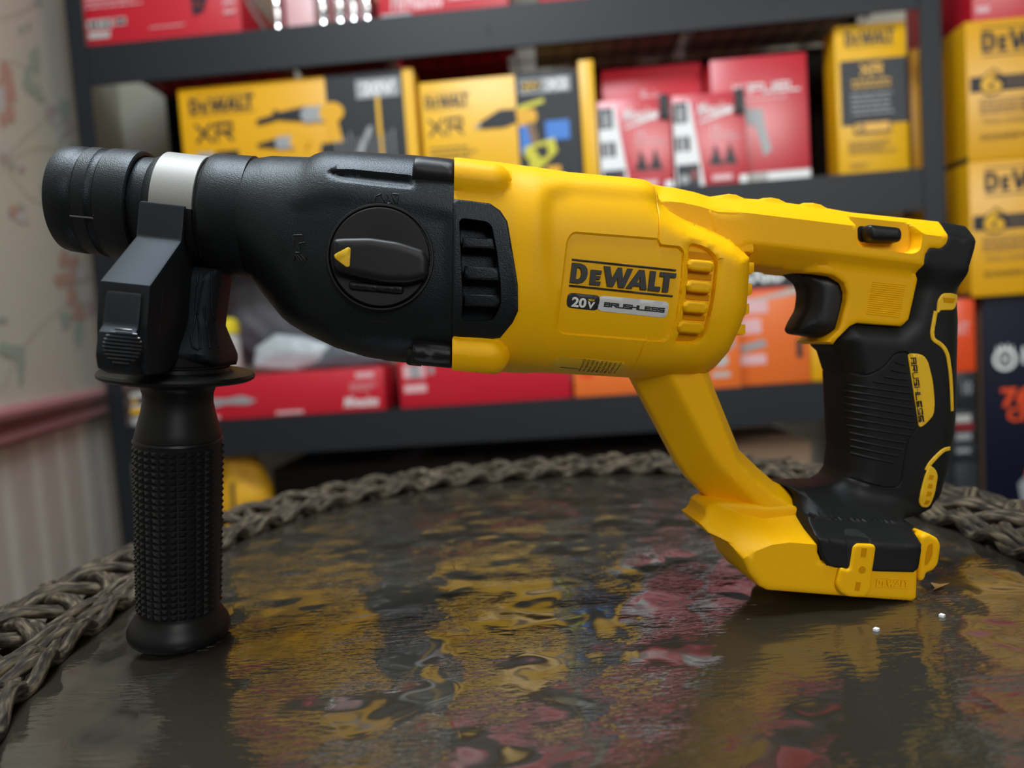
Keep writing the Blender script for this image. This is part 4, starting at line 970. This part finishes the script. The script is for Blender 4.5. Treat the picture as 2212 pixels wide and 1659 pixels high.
class Art:
    def __init__(s, W, H): s.groups = {}; s.W = W; s.H = H; s.l = 0.0004; s.cur = 'printed_panel'
    def put(s, kind, m, V, Fc):
        q = np.array(V); s.groups.setdefault((kind, m), []).append((q.min(0), q.max(0), V, Fc))
    def build(s, parent):
        out = []
        for (kind, m), ops in s.groups.items():                    # prints that stand apart become parts of their own
            left = list(ops)
            while left:
                grp = [left.pop()]; grew = True
                while grew:
                    grew = False
                    for o in list(left):
                        for g_ in grp:
                            gap = np.linalg.norm(np.maximum(0, np.maximum(o[0] - g_[1], g_[0] - o[1])))
                            if gap <= max(.019, .48 * max((o[1] - o[0]).max(), (g_[1] - g_[0]).max())):
                                grp.append(o); left = [x_ for x_ in left if x_ is not o]; grew = True; break
                mb = MB()
                for g_ in grp: mb.add(g_[2], g_[3])
                out.append(mb.obj(kind, M[m], parent, smooth=0))
        return out
    def poly(s, m, pts, kind='printed_picture'):
        s.l += .00006
        V = [(-s.W / 2 + u * s.W, -s.l, v * s.H) for u, v in pts]; s.put(kind, m, V, [tuple(range(len(V)))])
    def rect(s, m, u0, v0, u1, v1, kind='printed_panel'): s.poly(m, [(u0, v0), (u1, v0), (u1, v1), (u0, v1)], kind)
    def oval(s, m, u, v, ru, rv, n=24, rot=0):
        pts = []
        for i in range(n):
            a, b = ru * s.W * math.cos(2 * math.pi * i / n), rv * s.H * math.sin(2 * math.pi * i / n)
            pts.append((u + (a * math.cos(rot) - b * math.sin(rot)) / s.W, v + (a * math.sin(rot) + b * math.cos(rot)) / s.H))
        s.poly(m, pts)
    def text(s, m, word, u0, v0, u1, v1, **kw):
        s.l += .00006; V, Fc = glyphs(word, **kw)
        s.put('printed_lettering', m, [(-s.W / 2 + (u0 + a * (u1 - u0)) * s.W, -s.l - .0002 * c, (v0 + b * (v1 - v0)) * s.H) for a, b, c in V], Fc)
    def brand(s, m, u0, v0, u1, v1, frame=True):
        s.text(m, 'w', u0, v0, u1, v1, kind='heavy')
        if frame:
            t = (v1 - v0) * .07
            s.rect(m, u0, v1 + 2 * t, u1, v1 + 3 * t, 'printed_lettering'); s.rect(m, u0, v0 - 3 * t, u1, v0 - 2 * t, 'printed_lettering')
    def lines(s, m, u0, v0, u1, v1, n, seed=1):
        r = random.Random(seed); h = (v1 - v0) / n
        for i in range(n):
            u = u0; end = u1 - r.random() * .3 * (u1 - u0)
            while u < end:
                w = r.uniform(.05, .16) * (u1 - u0); s.rect(m, u, v1 - (i + .75) * h, min(u + w, end), v1 - (i + .38) * h, 'fine_print'); u += w + .025 * (u1 - u0)
def carton(name, label, cat, W, H, D, loc, rz, body, front=None, side=None, group=None, seam=None, bev=.002):
    """loc = middle of the front bottom edge"""
    bm = bmesh.new(); bmesh.ops.create_cube(bm, size=1)
    for v in bm.verts: v.co = Vector((v.co.x * W, (v.co.y + .5) * D, (v.co.z + .5) * H))
    bmesh.ops.bevel(bm, geom=bm.edges[:], offset=min(bev, .1 * min(W, H, D)), segments=2, affect='EDGES', profile=.5)
    bm.verts.index_update()
    o = mesh_obj(name, [v.co for v in bm.verts], [[v.index for v in f.verts] for f in bm.faces], M[body] if isinstance(body, str) else body, None, None, 30); bm.free()
    o.location = tuple(loc); o.rotation_euler = (0, 0, rz); tag(o, label, cat, group)
    if front:
        a = Art(W, H); front(a); a.build(o)
    for sd_, fn in (side or {}).items():
        a = Art(D, H); fn(a)
        for q in a.build(o):
            q.location = ((W / 2 if sd_ == 'R' else -W / 2), D / 2, 0); q.rotation_euler = (0, 0, math.pi / 2 if sd_ == 'R' else -math.pi / 2)
    return o
def on_shelf(name, label, cat, lv, xl, xr, ybot, ytop, b, D, body, front=None, side=None, yaw=0.0, z=None, H=None, group=None):
    """a carton whose front face spans photo columns xl..xr and reaches up to ytop, standing on deck lv, b behind the shelf front"""
    z0 = ZB[lv] if z is None else z
    s0_, s1_ = S(xl, ybot, b)[0], S(xr, ybot, b)[0]
    W = s1_ - s0_; Hh = (S((xl + xr) / 2, ytop, b)[1] - z0) if H is None else H
    loc = SW((s0_ + s1_) / 2, b, z0)
    return carton(name, label, cat, W, Hh, D, loc, -SA + yaw, body, front, side, group)
def tool_pic(a, u, v, sc, flip=1, body='cy'):
    k = a.H / a.W
    a.poly('cblk', [(u - flip * sc * k * .9, v + .02 * sc), (u - flip * sc * k * .2, v + .16 * sc), (u - flip * sc * k * .2, v - .16 * sc), (u - flip * sc * k * .9, v - .05 * sc)])
    a.oval('grey', u - flip * sc * k * .15, v, sc * k * .2, sc * .2)
    a.oval('grey', u + flip * sc * k * .1, v, sc * k * .18, sc * .2)
    a.oval(body, u + flip * sc * k * .4, v, sc * k * .3, sc * .24)
    a.poly(body, [(u + flip * sc * k * .2, v), (u + flip * sc * k * .5, v), (u + flip * sc * k * .62, v - .7 * sc), (u + flip * sc * k * .3, v - .7 * sc)])
    a.poly('cblk', [(u + flip * sc * k * .1, v - .7 * sc), (u + flip * sc * k * .75, v - .7 * sc), (u + flip * sc * k * .75, v - .95 * sc), (u + flip * sc * k * .05, v - .95 * sc)])
# --- middle deck
def f1(a):
    a.rect('cblk', .63, .0, .955, 1); a.rect('cy2', .955, 0, 1, 1)
    a.brand('cblk', .045, .82, .325, .92)
    a.text('cblk', 'XR', .06, .60, .225, .75, kind='stroke', pen=.22)
    a.rect('grey', .06, .46, .13, .54); a.rect('cblk', .14, .46, .24, .54); a.lines('cblk', .06, .1, .45, .42, 7, 3)
    a.rect('grey', .76, .815, .94, .945); a.text('white', '20V', .785, .84, .92, .92, bold=.02)
    a.poly('cblk', [(.33, .735), (.4, .76), (.41, .80), (.43, .775), (.54, .80), (.54, .77), (.43, .745), (.41, .72), (.33, .70)])
    tool_pic(a, .58, .74, .30); tool_pic(a, .45, .56, .24)
    a.poly('grey', [(.66, .2), (.80, .62), (.82, .62), (.70, .2)]); a.rect('cy2', .84, .2, .855, .82)
    for i in range(9): a.rect('grey', .66 + i * .03, .25, .665 + i * .03, .55 + .02 * (i % 3))
on_shelf('tool_carton', 'orange-yellow and black carton printed with two drills, behind the drill nose', 'box', 'M', 406, 912, 430, 168, .03, .30, 'cy', f1)
def f2(a):
    a.rect('cblk', .605, 0, 1, 1); a.brand('cblk', .03, .80, .31, .89); a.text('cblk', 'XR', .04, .57, .265, .72, kind='stroke', pen=.2)
    a.lines('cblk', .04, .38, .34, .50, 3, 5)
    a.rect('grey', .63, .84, .95, .955); a.rect('cblk', .64, .86, .77, .94); a.text('yprint', '20V', .65, .87, .76, .93); a.text('white', 'X2', .80, .86, .93, .94, bold=.02)
    a.rect('cblue', .62, .38, .69, .60); a.rect('cblue', .78, .47, .93, .62); a.poly('lime', [(.61, .71), (.78, .765), (.78, .80), (.62, .755)])
    a.poly('grey', [(.33, .62), (.38, .655), (.38, .605)]); a.poly('cblk', [(.37, .655), (.5, .74), (.60, .735), (.62, .64), (.52, .60), (.37, .605)])
    a.poly('cy', [(.60, .73), (.72, .72), (.735, .66), (.71, .60), (.61, .60)]); a.poly('kraft', [(.66, .62), (.71, .62), (.74, .44), (.69, .42)])
    a.poly('lime', [(.64, .43), (.83, .49), (.845, .38), (.70, .22), (.66, .25), (.67, .32), (.64, .36)]); a.poly('cblk', [(.70, .42), (.78, .44), (.79, .36), (.74, .33)])
    a.rect('cy', .77, .17, .86, .27)
on_shelf('tool_carton', 'yellow and dark grey carton printed with a screw gun and blue patches', 'box', 'M', 921, 1262, 400, 163, .03, .30, 'cy2', f2)
on_shelf('narrow_carton', 'narrow plain yellow box standing between the grey screw gun carton and red packs', 'box', 'M', 1264, 1296, 390, 128, .012, .30, 'cy2')
def f3(a):
    a.text('pink', 'Milwaukee', .38, .70, .58, .83, shear=.3, bold=.02); a.text('pink', 'FUEL', .5, .58, .85, .66, kind='stroke', pen=.25); a.lines('pink', .5, .52, .85, .56, 1)
on_shelf('power_tool_carton', 'plain red carton standing behind the two small red bit packs', 'box', 'M', 1312, 1527, 395, 142, .10, .25, 'red', f3)
def f4(a):
    a.text('pink', 'M12', .22, .73, .42, .80, bold=.03); a.text('white', 'FUEL', .40, .71, .92, .79, kind='stroke', pen=.25); a.lines('pink', .35, .66, .80, .69, 1)
    a.rect('pgrey', 0, 0, 1, .10); a.rect('white', .55, .005, .99, .09)
    a.poly('grey', [(.27, .58), (.32, .61), (.48, .59), (.52, .60), (.54, .46), (.60, .27), (.52, .22), (.44, .46), (.28, .52)])
on_shelf('power_tool_carton', 'tall red carton with a grey strip along the bottom and a grey tool picture', 'box', 'M', 1546, 1752, 385, 120, .04, .25, 'redg', f4)
def blister(xl, xr, yb, yt, lab):
    def f(a):
        a.poly('white', [(0, 0), (.40, 0), (.24, .93), (0, .93)]); a.rect('cblk', .01, .70, .20, .92); a.rect('grey', .06, .72, .15, .88); a.rect('cblk', .02, .40, .22, .56); a.rect('grey', .07, .40, .16, .55)
        a.rect('cblk', .02, .0, .33, .26); a.oval('dkred', .26, .14, .05, .06); a.oval('grey', .12, .1, .07, .05)
        a.text('white', 'Milwaukee', .34, .76, .82, .90, shear=.35, bold=.01); a.poly('white', [(.34, .70), (.86, .83), (.80, .78), (.38, .69)])
        a.text('pink', '15', .52, .58, .63, .66, bold=.02); a.lines('pink', .50, .50, .95, .57, 2, 2)
        for u in (.56, .76): a.poly('cblk', [(u - .10, .24), (u + .10, .22), (u + .06, .32), (u, .46), (u - .04, .32)])
        a.rect('pink', .50, .06, .78, .12); a.rect('white', .88, .0, .99, .10)
    s0_, s1_ = S(xl, yb, .012)[0], S(xr, yb, .012)[0]; H = S((xl + xr) / 2, yt, .012)[1] - ZB['M']
    o = carton('bit_pack', lab, 'package', s1_ - s0_, H, .022, SW((s0_ + s1_) / 2, .012, ZB['M']), -SA, 'redg', f, group='red bit packs on the middle shelf')
    W = s1_ - s0_
    mb = MB(); mb.box((W * .42, -.002, H - .024), (W * .065, .006, .026), bev=.002); mb.obj('hanging_tab', M['cblk'], o)
blister(1301, 1456, 405, 212, 'red and white bit pack beside the narrow yellow box')
blister(1461, 1617, 400, 200, 'red and white bit pack in front of the grey-striped red carton')
def f5(a):
    a.rect('cblk', .06, .34, 1, .77); a.brand('cblk', .14, .87, .84, .955); a.text('cy2', 'XR', .34, .66, .66, .745, kind='stroke', pen=.28)
    a.lines('cy2', .22, .58, .8, .65, 2, 3); a.lines('grey', .2, .40, .82, .56, 5, 8); a.rect('cblk', .22, .28, .74, .36); a.rect('cy', .24, .29, .72, .35); a.text('cblk', '2', .28, .295, .38, .345, bold=.02)
    a.lines('kraft', .14, .15, .82, .24, 4, 11); a.text('kraft', '20V', .14, .06, .40, .09)
on_shelf('battery_carton', 'slim upright yellow battery carton with a dark middle, right end of shelf', 'box', 'M', 1813, 1966, 375, 50, .035, .065, 'cy2', f5)
on_shelf('storage_carton', 'box standing deep between the red and slim yellow cartons, shade painted into its colour', 'box', 'M', 1757, 1805, 375, 110, .22, .14, 'shade')  # darkened body colour imitates the shade deep in the shelf
on_shelf('storage_carton', 'added tall black box standing in for shade behind the middle shelf red cartons', 'box', 'M', 1500, 1722, 385, 62, .31, .1, 'shade', H=zTop0 - ZB['M'] - .012)  # added to make the back of the shelf read as black shade
on_shelf('storage_carton', 'shadowed yellow box half hidden behind the right shelf post', 'box', 'M', 1972, 2004, 370, 105, .16, .15, 'cy')
# --- top deck
def f6(a):
    a.lines('pink', .02, .42, .42, .62, 4, 3); a.rect('pgrey', .02, .20, .18, .30); a.text('cblk', 'M18', .035, .215, .165, .285, bold=.02); a.rect('pgrey', .20, .225, .27, .30); a.rect('cblk', .21, .24, .26, .285); a.rect('pgrey', .02, .10, .16, .165); a.lines('pink', .42, .14, .66, .18, 1, 4)
    a.poly('cblk', [(.70, .25), (.77, .28), (.80, .42), (.72, .72), (.64, .72), (.70, .40)]); a.oval('dkred', .74, .36, .02, .03); a.lines('pink', .90, .2, .98, .6, 4, 9)
def f6s(a): a.poly('grey', [(.2, .5), (.7, .5), (.7, 1), (.2, 1)]); a.poly('pgrey', [(.1, .42), (.9, .1), (.9, .2), (.1, .5)])
on_shelf('power_tool_carton', 'large red carton on the top shelf beside the left post', 'box', 'T', 186, 524, 80, -300, .012, .34, 'red', f6, {'R': f6s}, H=.20)
on_shelf('storage_carton', 'tall yellow carton at the back of the top shelf behind the chrome sockets', 'box', 'T', 640, 835, 60, -300, .35, .08, 'cy', None, H=.42)
M['chrome'] = mat('polished_chrome', (.85, .86, .88), .08, 1.0)
for i, (x0, x1, h_, nm) in enumerate([(592, 610, .10, 'shiny chrome socket nearest the large red carton'), (688, 712, .09, 'shiny chrome socket right of the small pinkish box'), (726, 748, .11, 'widest and brightest chrome socket on the top shelf'), (758, 774, .10, 'thin chrome socket right of the brightest one'), (786, 806, .07, 'last chrome socket, touching the lying red carton')]):
    s0_, s1_ = S(x0, 50, .05)[0], S(x1, 50, .05)[0]; r_ = (s1_ - s0_) / 2
    mb = MB(); mb.revolve([(0, 0), (0, r_ * .92), (.002, r_), (.03, r_), (.034, r_ * .82), (.037, r_ * .82), (.041, r_), (h_ - .002, r_), (h_, r_ * .93), (h_, r_ * .7), (h_ - .015, r_ * .66), (h_ - .015, 0)], (0, 0, 0), (0, 0, 1), 32)
    o_ = mb.obj('chrome_socket', M['chrome']); o_.location = tuple(SW((s0_ + s1_) / 2, .05, ZB['T'])); tag(o_, nm, 'socket', 'chrome sockets on the top shelf')
on_shelf('small_carton', 'small pinkish red box between the chrome sockets on the top shelf', 'box', 'T', 620, 680, 50, -100, .07, .06, 'pink', None, H=.13)
on_shelf('storage_carton', 'dark red box behind the chrome sockets', 'box', 'T', 600, 800, 50, -100, .14, .2, 'dkred', None, H=.15)
def f7(a): a.text('pink', 'Milwaukee', .1, .15, .5, .6, shear=.3, bold=.02); a.lines('pink', .55, .2, .9, .5, 2); a.rect('grey', .02, .02, .25, .12)
on_shelf('power_tool_carton', 'red carton on the top shelf right of the chrome sockets', 'box', 'T', 818, 1100, 30, -100, .03, .26, 'red', f7, H=.16)
on_shelf('storage_carton', 'tall red carton at the back of the top shelf behind the lying red one', 'box', 'T', 850, 1090, 30, -100, .30, .12, 'red', None, H=.36)
for k, (x0, x1) in enumerate([(1150, 1500), (1530, 1900)]):
    on_shelf('flat_carton', 'flat pale grey box seen through the top wire deck, %s' % ('near the middle' if k == 0 else 'above the slim battery carton'), 'box', 'T', x0, x1, 10, -60, .09, .3, 'pgrey', None, H=.03)
    on_shelf('tool_carton', ('long red carton' if k == 0 else 'big red carton') + ' lying on a flat pale grey box on the top shelf', 'box', 'T', x0 + 15, x1 - 15, 10, -60, .09, .28, 'red', None, z=ZB['T'] + .0305, H=.33)
# --- lower deck
def f8(a):
    a.text('white', 'Milwaukee', .82, .12, .97, .36, shear=.35, bold=.02); a.rect('pink', .88, .78, .96, .9); a.lines('pink', .85, .48, .97, .68, 3); a.rect('pink', .52, .06, .64, .13)
    a.poly('grey', [(.2, .55), (.3, .5), (.38, .55), (.44, .42), (.40, .34), (.30, .38), (.24, .3)]); a.rect('pink', .2, .05, .27, .12)
on_shelf('power_tool_carton', 'long low red carton under the grey bag on the lower shelf', 'box', 'L', 347, 836, 912, 808, .012, .24, 'red', f8)
def f9(a):
    a.rect('pink', .03, .38, .16, .55); a.rect('grey', .07, .38, .13, .55); a.rect('grey', .18, .42, .21, .52); a.rect('pink', .03, .2, .16, .3); a.lines('dkred', .03, .6, .35, .9, 2)
    a.poly('dkred', [(.48, .9), (.8, .95), (.9, .8), (.86, .66), (.82, .8), (.66, .82)]); a.oval('pink', .87, .6, .03, .07)
on_shelf('power_tool_carton', 'brighter red carton right of the long low red one, above the lower beam', 'box', 'L', 866, 1237, 880, 700, .020, .24, 'red', f9)
def f10(a): a.rect('signal', .05, .45, .16, .8); a.rect('signal', .3, .5, .8, .62)
on_shelf('tool_carton', 'plain orange carton under the yellow motor housing', 'box', 'L', 1242, 1520, 860, 760, .015, .24, 'cora', f10)
def f11(a):
    a.poly('grey', [(.0, .62), (.9, .80), (.95, .95), (.0, .9)]); a.oval('pgrey', .45, .34, .22, .08); a.rect('pgrey', .2, .14, .7, .2); a.poly('grey', [(.1, .6), (.7, .45), (.9, .52), (.7, .66)])
on_shelf('tool_carton', 'small orange carton with grey pictures left of the logo carton', 'box', 'L', 1524, 1602, 832, 655, .012, .2, 'cora', f11)
def f12(a):
    a.rect('cblk', 0, .77, 1, 1); a.text('white', 'RIDGID', .0, .82, .70, .965, bold=.035); a.rect('signal', 0, .74, .7, .775); a.poly('pgrey', [(0, .66), (.95, .72), (.97, .78), (.3, .70), (0, .70)])
    a.rect('pink', .03, .58, .45, .68); a.rect('pink', .05, .42, .35, .54); a.poly('grey', [(.05, .33), (.38, .37), (.42, .31), (.06, .27)]); a.rect('pink', .05, .17, .4, .25); a.rect('cblk', .82, .2, .9, .35)
on_shelf('tool_carton', 'orange carton with a black top band and white lettering behind the trigger', 'box', 'L', 1594, 1752, 822, 560, .05, .2, 'cora', f12)
on_shelf('small_carton', 'small plain yellow box at the right end of the lower shelf', 'box', 'L', 1754, 1806, 822, 720, .05, .16, 'cy')
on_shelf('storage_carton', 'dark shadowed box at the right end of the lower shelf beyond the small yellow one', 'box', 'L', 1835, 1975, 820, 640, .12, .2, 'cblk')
def f13(a): a.rect('cblk', .0, .66, 1, .86); a.rect('cy2', .1, .70, .35, .82); a.rect('cy2', 0, .36, 1, .54); a.rect('cblk', 0, .30, 1, .36); a.rect('pgrey', 0, 0, 1, .2)
on_shelf('small_carton', 'small white box with black and yellow stripes by the left shelf post', 'box', 'L', 288, 332, 935, 848, .010, .14, 'pgrey', f13)
# bottle and wrapped bag on the long red carton
zr = S(580, 808, .012)[1]
s_ = S(497, 780, .04)[0]; r_ = (S(522, 780, .04)[0] - S(473, 780, .04)[0]) / 2
bot = empty('squeeze_bottle', tuple(SW(s_, .040, zr))); tag(bot, 'white squeeze bottle with a yellow cap beside the grey bag', 'bottle')
zh = S(497, 720, .05)[1] - zr; zh2 = S(497, 688, .05)[1] - zr
mb = MB(); mb.revolve([(0, 0), (0, r_ * .95), (.004, r_), (zh * .85, r_), (zh, r_ * .8)], (0, 0, 0), (0, 0, 1), 32); mb.obj('bottle_body', M['pgrey'], bot)
mb = MB(); mb.revolve([(zh - .001, r_ * 1.0), (zh + .004, r_ * 1.02), (zh2 - .008, r_ * .98), (zh2, r_ * .6), (zh2, 0)], (0, 0, 0), (0, 0, 1), 32); mb.obj('cap', mat('yellow_cap', (.75, .60, .02), .4), bot)
mb = MB(); mb.box((0, -r_ * .98, zh * .42), (r_ * .35, .0012, zh * .12)); mb.obj('label', M['cblk'], bot)
def lumpy(pts_px, b, depth, nm, material, parent, amp, seed, zbase):
    """crumpled soft body: outline in the shelf plane, bulging front and back"""
    o_ = np.array([S(x, y, b) for x, y in pts_px])
    so_ = np.array([o_[:, 0].mean(), zbase]); o_ = o_ - so_
    r = np.random.RandomState(seed); K_ = r.uniform(-60, 60, (9, 2)); ph = r.uniform(0, 6, 9)
    def T(V):
        d = pdist(V, o_); base = depth * rprof(d, depth * 1.6)
        w = sum(np.abs(np.sin(V @ K_[i] + ph[i])) for i in range(9)) / 9
        return np.maximum(base - amp * w * sm(0, .02, d), .002)
    g_ = relief(nm, material, parent, o_, T, g=.008, rings=(.001, .004, .01), sharp=60)
    return g_, so_
bag = empty('wrapped_bag'); tag(bag, 'grey tool bag in clear crumpled plastic lying on the long red carton', 'bag')
M['bag'] = mat('grey_bag_cloth', (.085, .085, .10), .6, bump=(120, .4, .002)); M['film'] = mat('crumpled_clear_film', (.42, .47, .50), .22, bump=(60, .6, .006))
bo, so_ = lumpy([(470, 800), (486, 640), (530, 585), (640, 575), (760, 600), (860, 690), (862, 760), (836, 800), (640, 806)], .17, .085, 'bag_body', M['bag'], bag, .02, 3, zr)
bag.location = tuple(SW(so_[0], .17, zr - min(v.co.z for v in bo.data.vertices))); bag.rotation_euler = (0, 0, -SA)
for (pts, sd_) in (([(525, 815), (530, 765), (575, 735), (640, 742), (700, 760), (690, 800), (620, 818)], 5), ([(640, 818), (680, 770), (740, 745), (800, 770), (836, 800), (760, 812)], 8)):
    f_, s2 = lumpy(pts, .03, .03, 'plastic_film', M['film'] if sd_ == 5 else mat('smoky_film', (.10, .12, .14), .25, bump=(60, .6, .006)), bag, .012, sd_, zr); f_.location = (s2[0] - so_[0], -.075, -bag.location[2] + zr - min(v.co.z for v in f_.data.vertices))
# --- bottom deck
bag2 = empty('tool_bag'); tag(bag2, 'bright yellow bag on the bottom shelf behind the side handle', 'bag')
zb_ = ZB['B']
y2, so2 = lumpy([(440, 1260), (446, 1060), (470, 1005), (520, 1010), (548, 1060), (575, 1110), (590, 1260)], .05, .07, 'bag_body', mat('yellow_bag_cloth', (.78, .40, .01), .6), bag2, .012, 9, zb_)
bag2.location = tuple(SW(so2[0], .10, zb_)); bag2.rotation_euler = (0, 0, -SA)
bo_ = np.array([v.co.z for v in y2.data.vertices]).min()
y2.location = (0, 0, -bo_)
mb = MB(); mb.tube([(.0, -.073, .02), (.002, -.075, .10), (.0, -.06, .2)], .004, 6); mb.obj('strap', M['cblk'], bag2)
on_shelf('storage_carton', 'brown cardboard box in shadow on the bottom shelf', 'box', 'B', 1560, 1760, 1150, 960, .06, .3, 'kraft')
on_shelf('storage_carton', 'added dark box standing in for shade on the bottom shelf beside the yellow bag', 'box', 'B', 600, 1060, 1150, 1000, .1, .28, 'shade')  # added to darken the space below the lower beam
on_shelf('storage_carton', 'second added dark box standing in for bottom shelf shade, left of the brown one', 'box', 'B', 1066, 1540, 1150, 975, .1, .28, 'shade')  # added likewise, a dark filler for shade under the beam

# ================================================================== STACK RIGHT OF THE SHELF
HB = .03                                                         # these stand beside the shelf
hz = S(2170, 638, HB)[1]
h0 = S(2124, 800, HB)[0]; h1 = h0 + .30
def f14(a):
    cx, cy = .155, .80; k = a.W / a.H; R = .085
    pts = lambda r, w0, w1, n=30: [(cx + r * math.cos(w), cy + r * k * math.sin(w)) for w in np.linspace(w0, w1, n)]
    a.poly('white', pts(R, math.radians(135), math.radians(405)) + [(cx + R * .70, cy + R * k * 1.18), (cx + R * .42, cy + R * k * .8), (cx + R * .28, cy + R * k * 1.35), (cx, cy + R * k * .85), (cx - R * .28, cy + R * k * 1.35), (cx - R * .42, cy + R * k * .8), (cx - R * .70, cy + R * k * 1.18)])
    a.poly('navy', pts(R * .68, 0, 2 * math.pi))
    a.text('white', 'H', cx - R * .36, cy - R * .4 * k, cx + R * .36, cy + R * .42 * k, bold=.03)
    a.text('white', 'Husqvarna', .275, .765, .95, .835, bold=.03)
    a.text('signal', '765', .12, .645, .44, .71, bold=.04, shear=.0); a.text('signal', 'CFM', .16, .60, .42, .645, bold=.04)
    a.oval('signal', .50, .42, .22, .075); a.poly('signal', [(.3, .42), (.32, .36), (.6, .3), (.75, .42)]); a.poly('grey', [(.23, .40), (.30, .43), (.33, .30), (.27, .28)]); a.oval('cblk', .45, .36, .08, .05); a.rect('signal', .30, .255, .9, .29)
carton('leaf_blower_carton', 'tall navy carton with white crown logo and orange blower picture', 'box', h1 - h0, hz, .28, SW((h0 + h1) / 2, HB, 0), -SA, 'navy', f14, {'L': lambda a: a.rect('kraft', 0.01, 0.01, .99, .99)}, bev=.004)
BF = HB - .02
b0 = S(2088, 200, BF)[0]; b1 = b0 + .36; dB = .30
z1_ = hz; z2_ = S(2086, 350, BF)[1]; z3_ = S(2090, 46, BF)[1]
def f15(a):
    a.brand('cblk', .09, .77, .60, .915); a.rect('cblk', .02, .49, 1, .60)
    a.text('cblk', '6', .068, .46, .212, .655, bold=.10); a.text('cy2', '6', .080, .475, .20, .64, bold=.03)
    a.lines('kraft', .225, .505, .50, .59, 3, 6); a.lines('kraft', .07, .33, .50, .45, 4, 4); a.text('kraft', 'TOOL COMBO KIT', .08, .265, .42, .295); a.text('cblk', 'DCK695P1F1', .075, .15, .36, .185)
def f15s(a): a.text('cblk', '20V', .06, .78, .45, .88); a.rect('cblk', .0, .0, 1, .035); a.rect('kraft', .38, .05, .39, .95)
for z0_, H_, lb_ in ((z1_, z2_ - z1_, 'lower of two stacked yellow six-tool cartons, resting on the navy carton'), (z2_, z3_ - z2_, 'upper of two stacked yellow six-tool cartons, under a red carton')):
    carton('combo_kit_carton', lb_, 'box', b1 - b0, H_, dB, SW((b0 + b1) / 2, BF, z0_), -SA, 'cy', f15, {'L': f15s}, group='stacked yellow combo kit cartons', bev=.004)
def f16(a): a.rect('pink', .03, .12, .12, .2)
r0 = S(2100, 20, BF + .01)[0]
carton('power_tool_carton', 'red carton on top of the stacked yellow cartons at the right', 'box', .30, .16, .28, SW(r0 + .15, BF + .012, z3_), -SA, 'red', f16, {'L': lambda a: a.rect('pink', .1, .15, .4, .22)}, bev=.004)
# slim boxes between shelf post and navy carton
NB = .02
n0 = sR1 + .012; n1 = S(2108, 800, NB)[0]
zs_ = [0, S(2090, 1000, NB)[1], S(2090, 955, NB)[1], S(2090, 885, NB)[1], S(2090, 803, NB)[1], min(S(2090, 628, NB)[1], hz - .001)]
def g1(a): a.rect('grey', .1, .5, .7, .7)
def g2(a): a.text('grey', '10', .45, .4, .8, .75, bold=.02)
def g3(a): a.rect('pgrey', .1, .62, .75, .85); a.rect('dkred', .05, .35, .85, .6); a.rect('grey', .1, .08, .75, .28)
def g4(a): a.text('pink', 'KIT', .25, .52, .75, .68, bold=.02)
for k, (bd, fn, lb_) in enumerate([('cblk', None, 'tall black slim box at the bottom of the slim stack by the shelf post'), ('cblk', g1, 'black slim box second from the bottom of the slim stack'), ('cblk', g3, 'black slim box with white and red stripes in the slim stack'), ('cblk', g2, 'black slim box directly under the red slim box'), ('signal', g4, 'red slim box on top of the slim stack by the right shelf post')]):
    carton('slim_carton', lb_, 'box', n1 - n0, zs_[k + 1] - zs_[k], .2, SW((n0 + n1) / 2, NB, zs_[k]), -SA, bd, fn, group='slim boxes stacked beside the shelf')
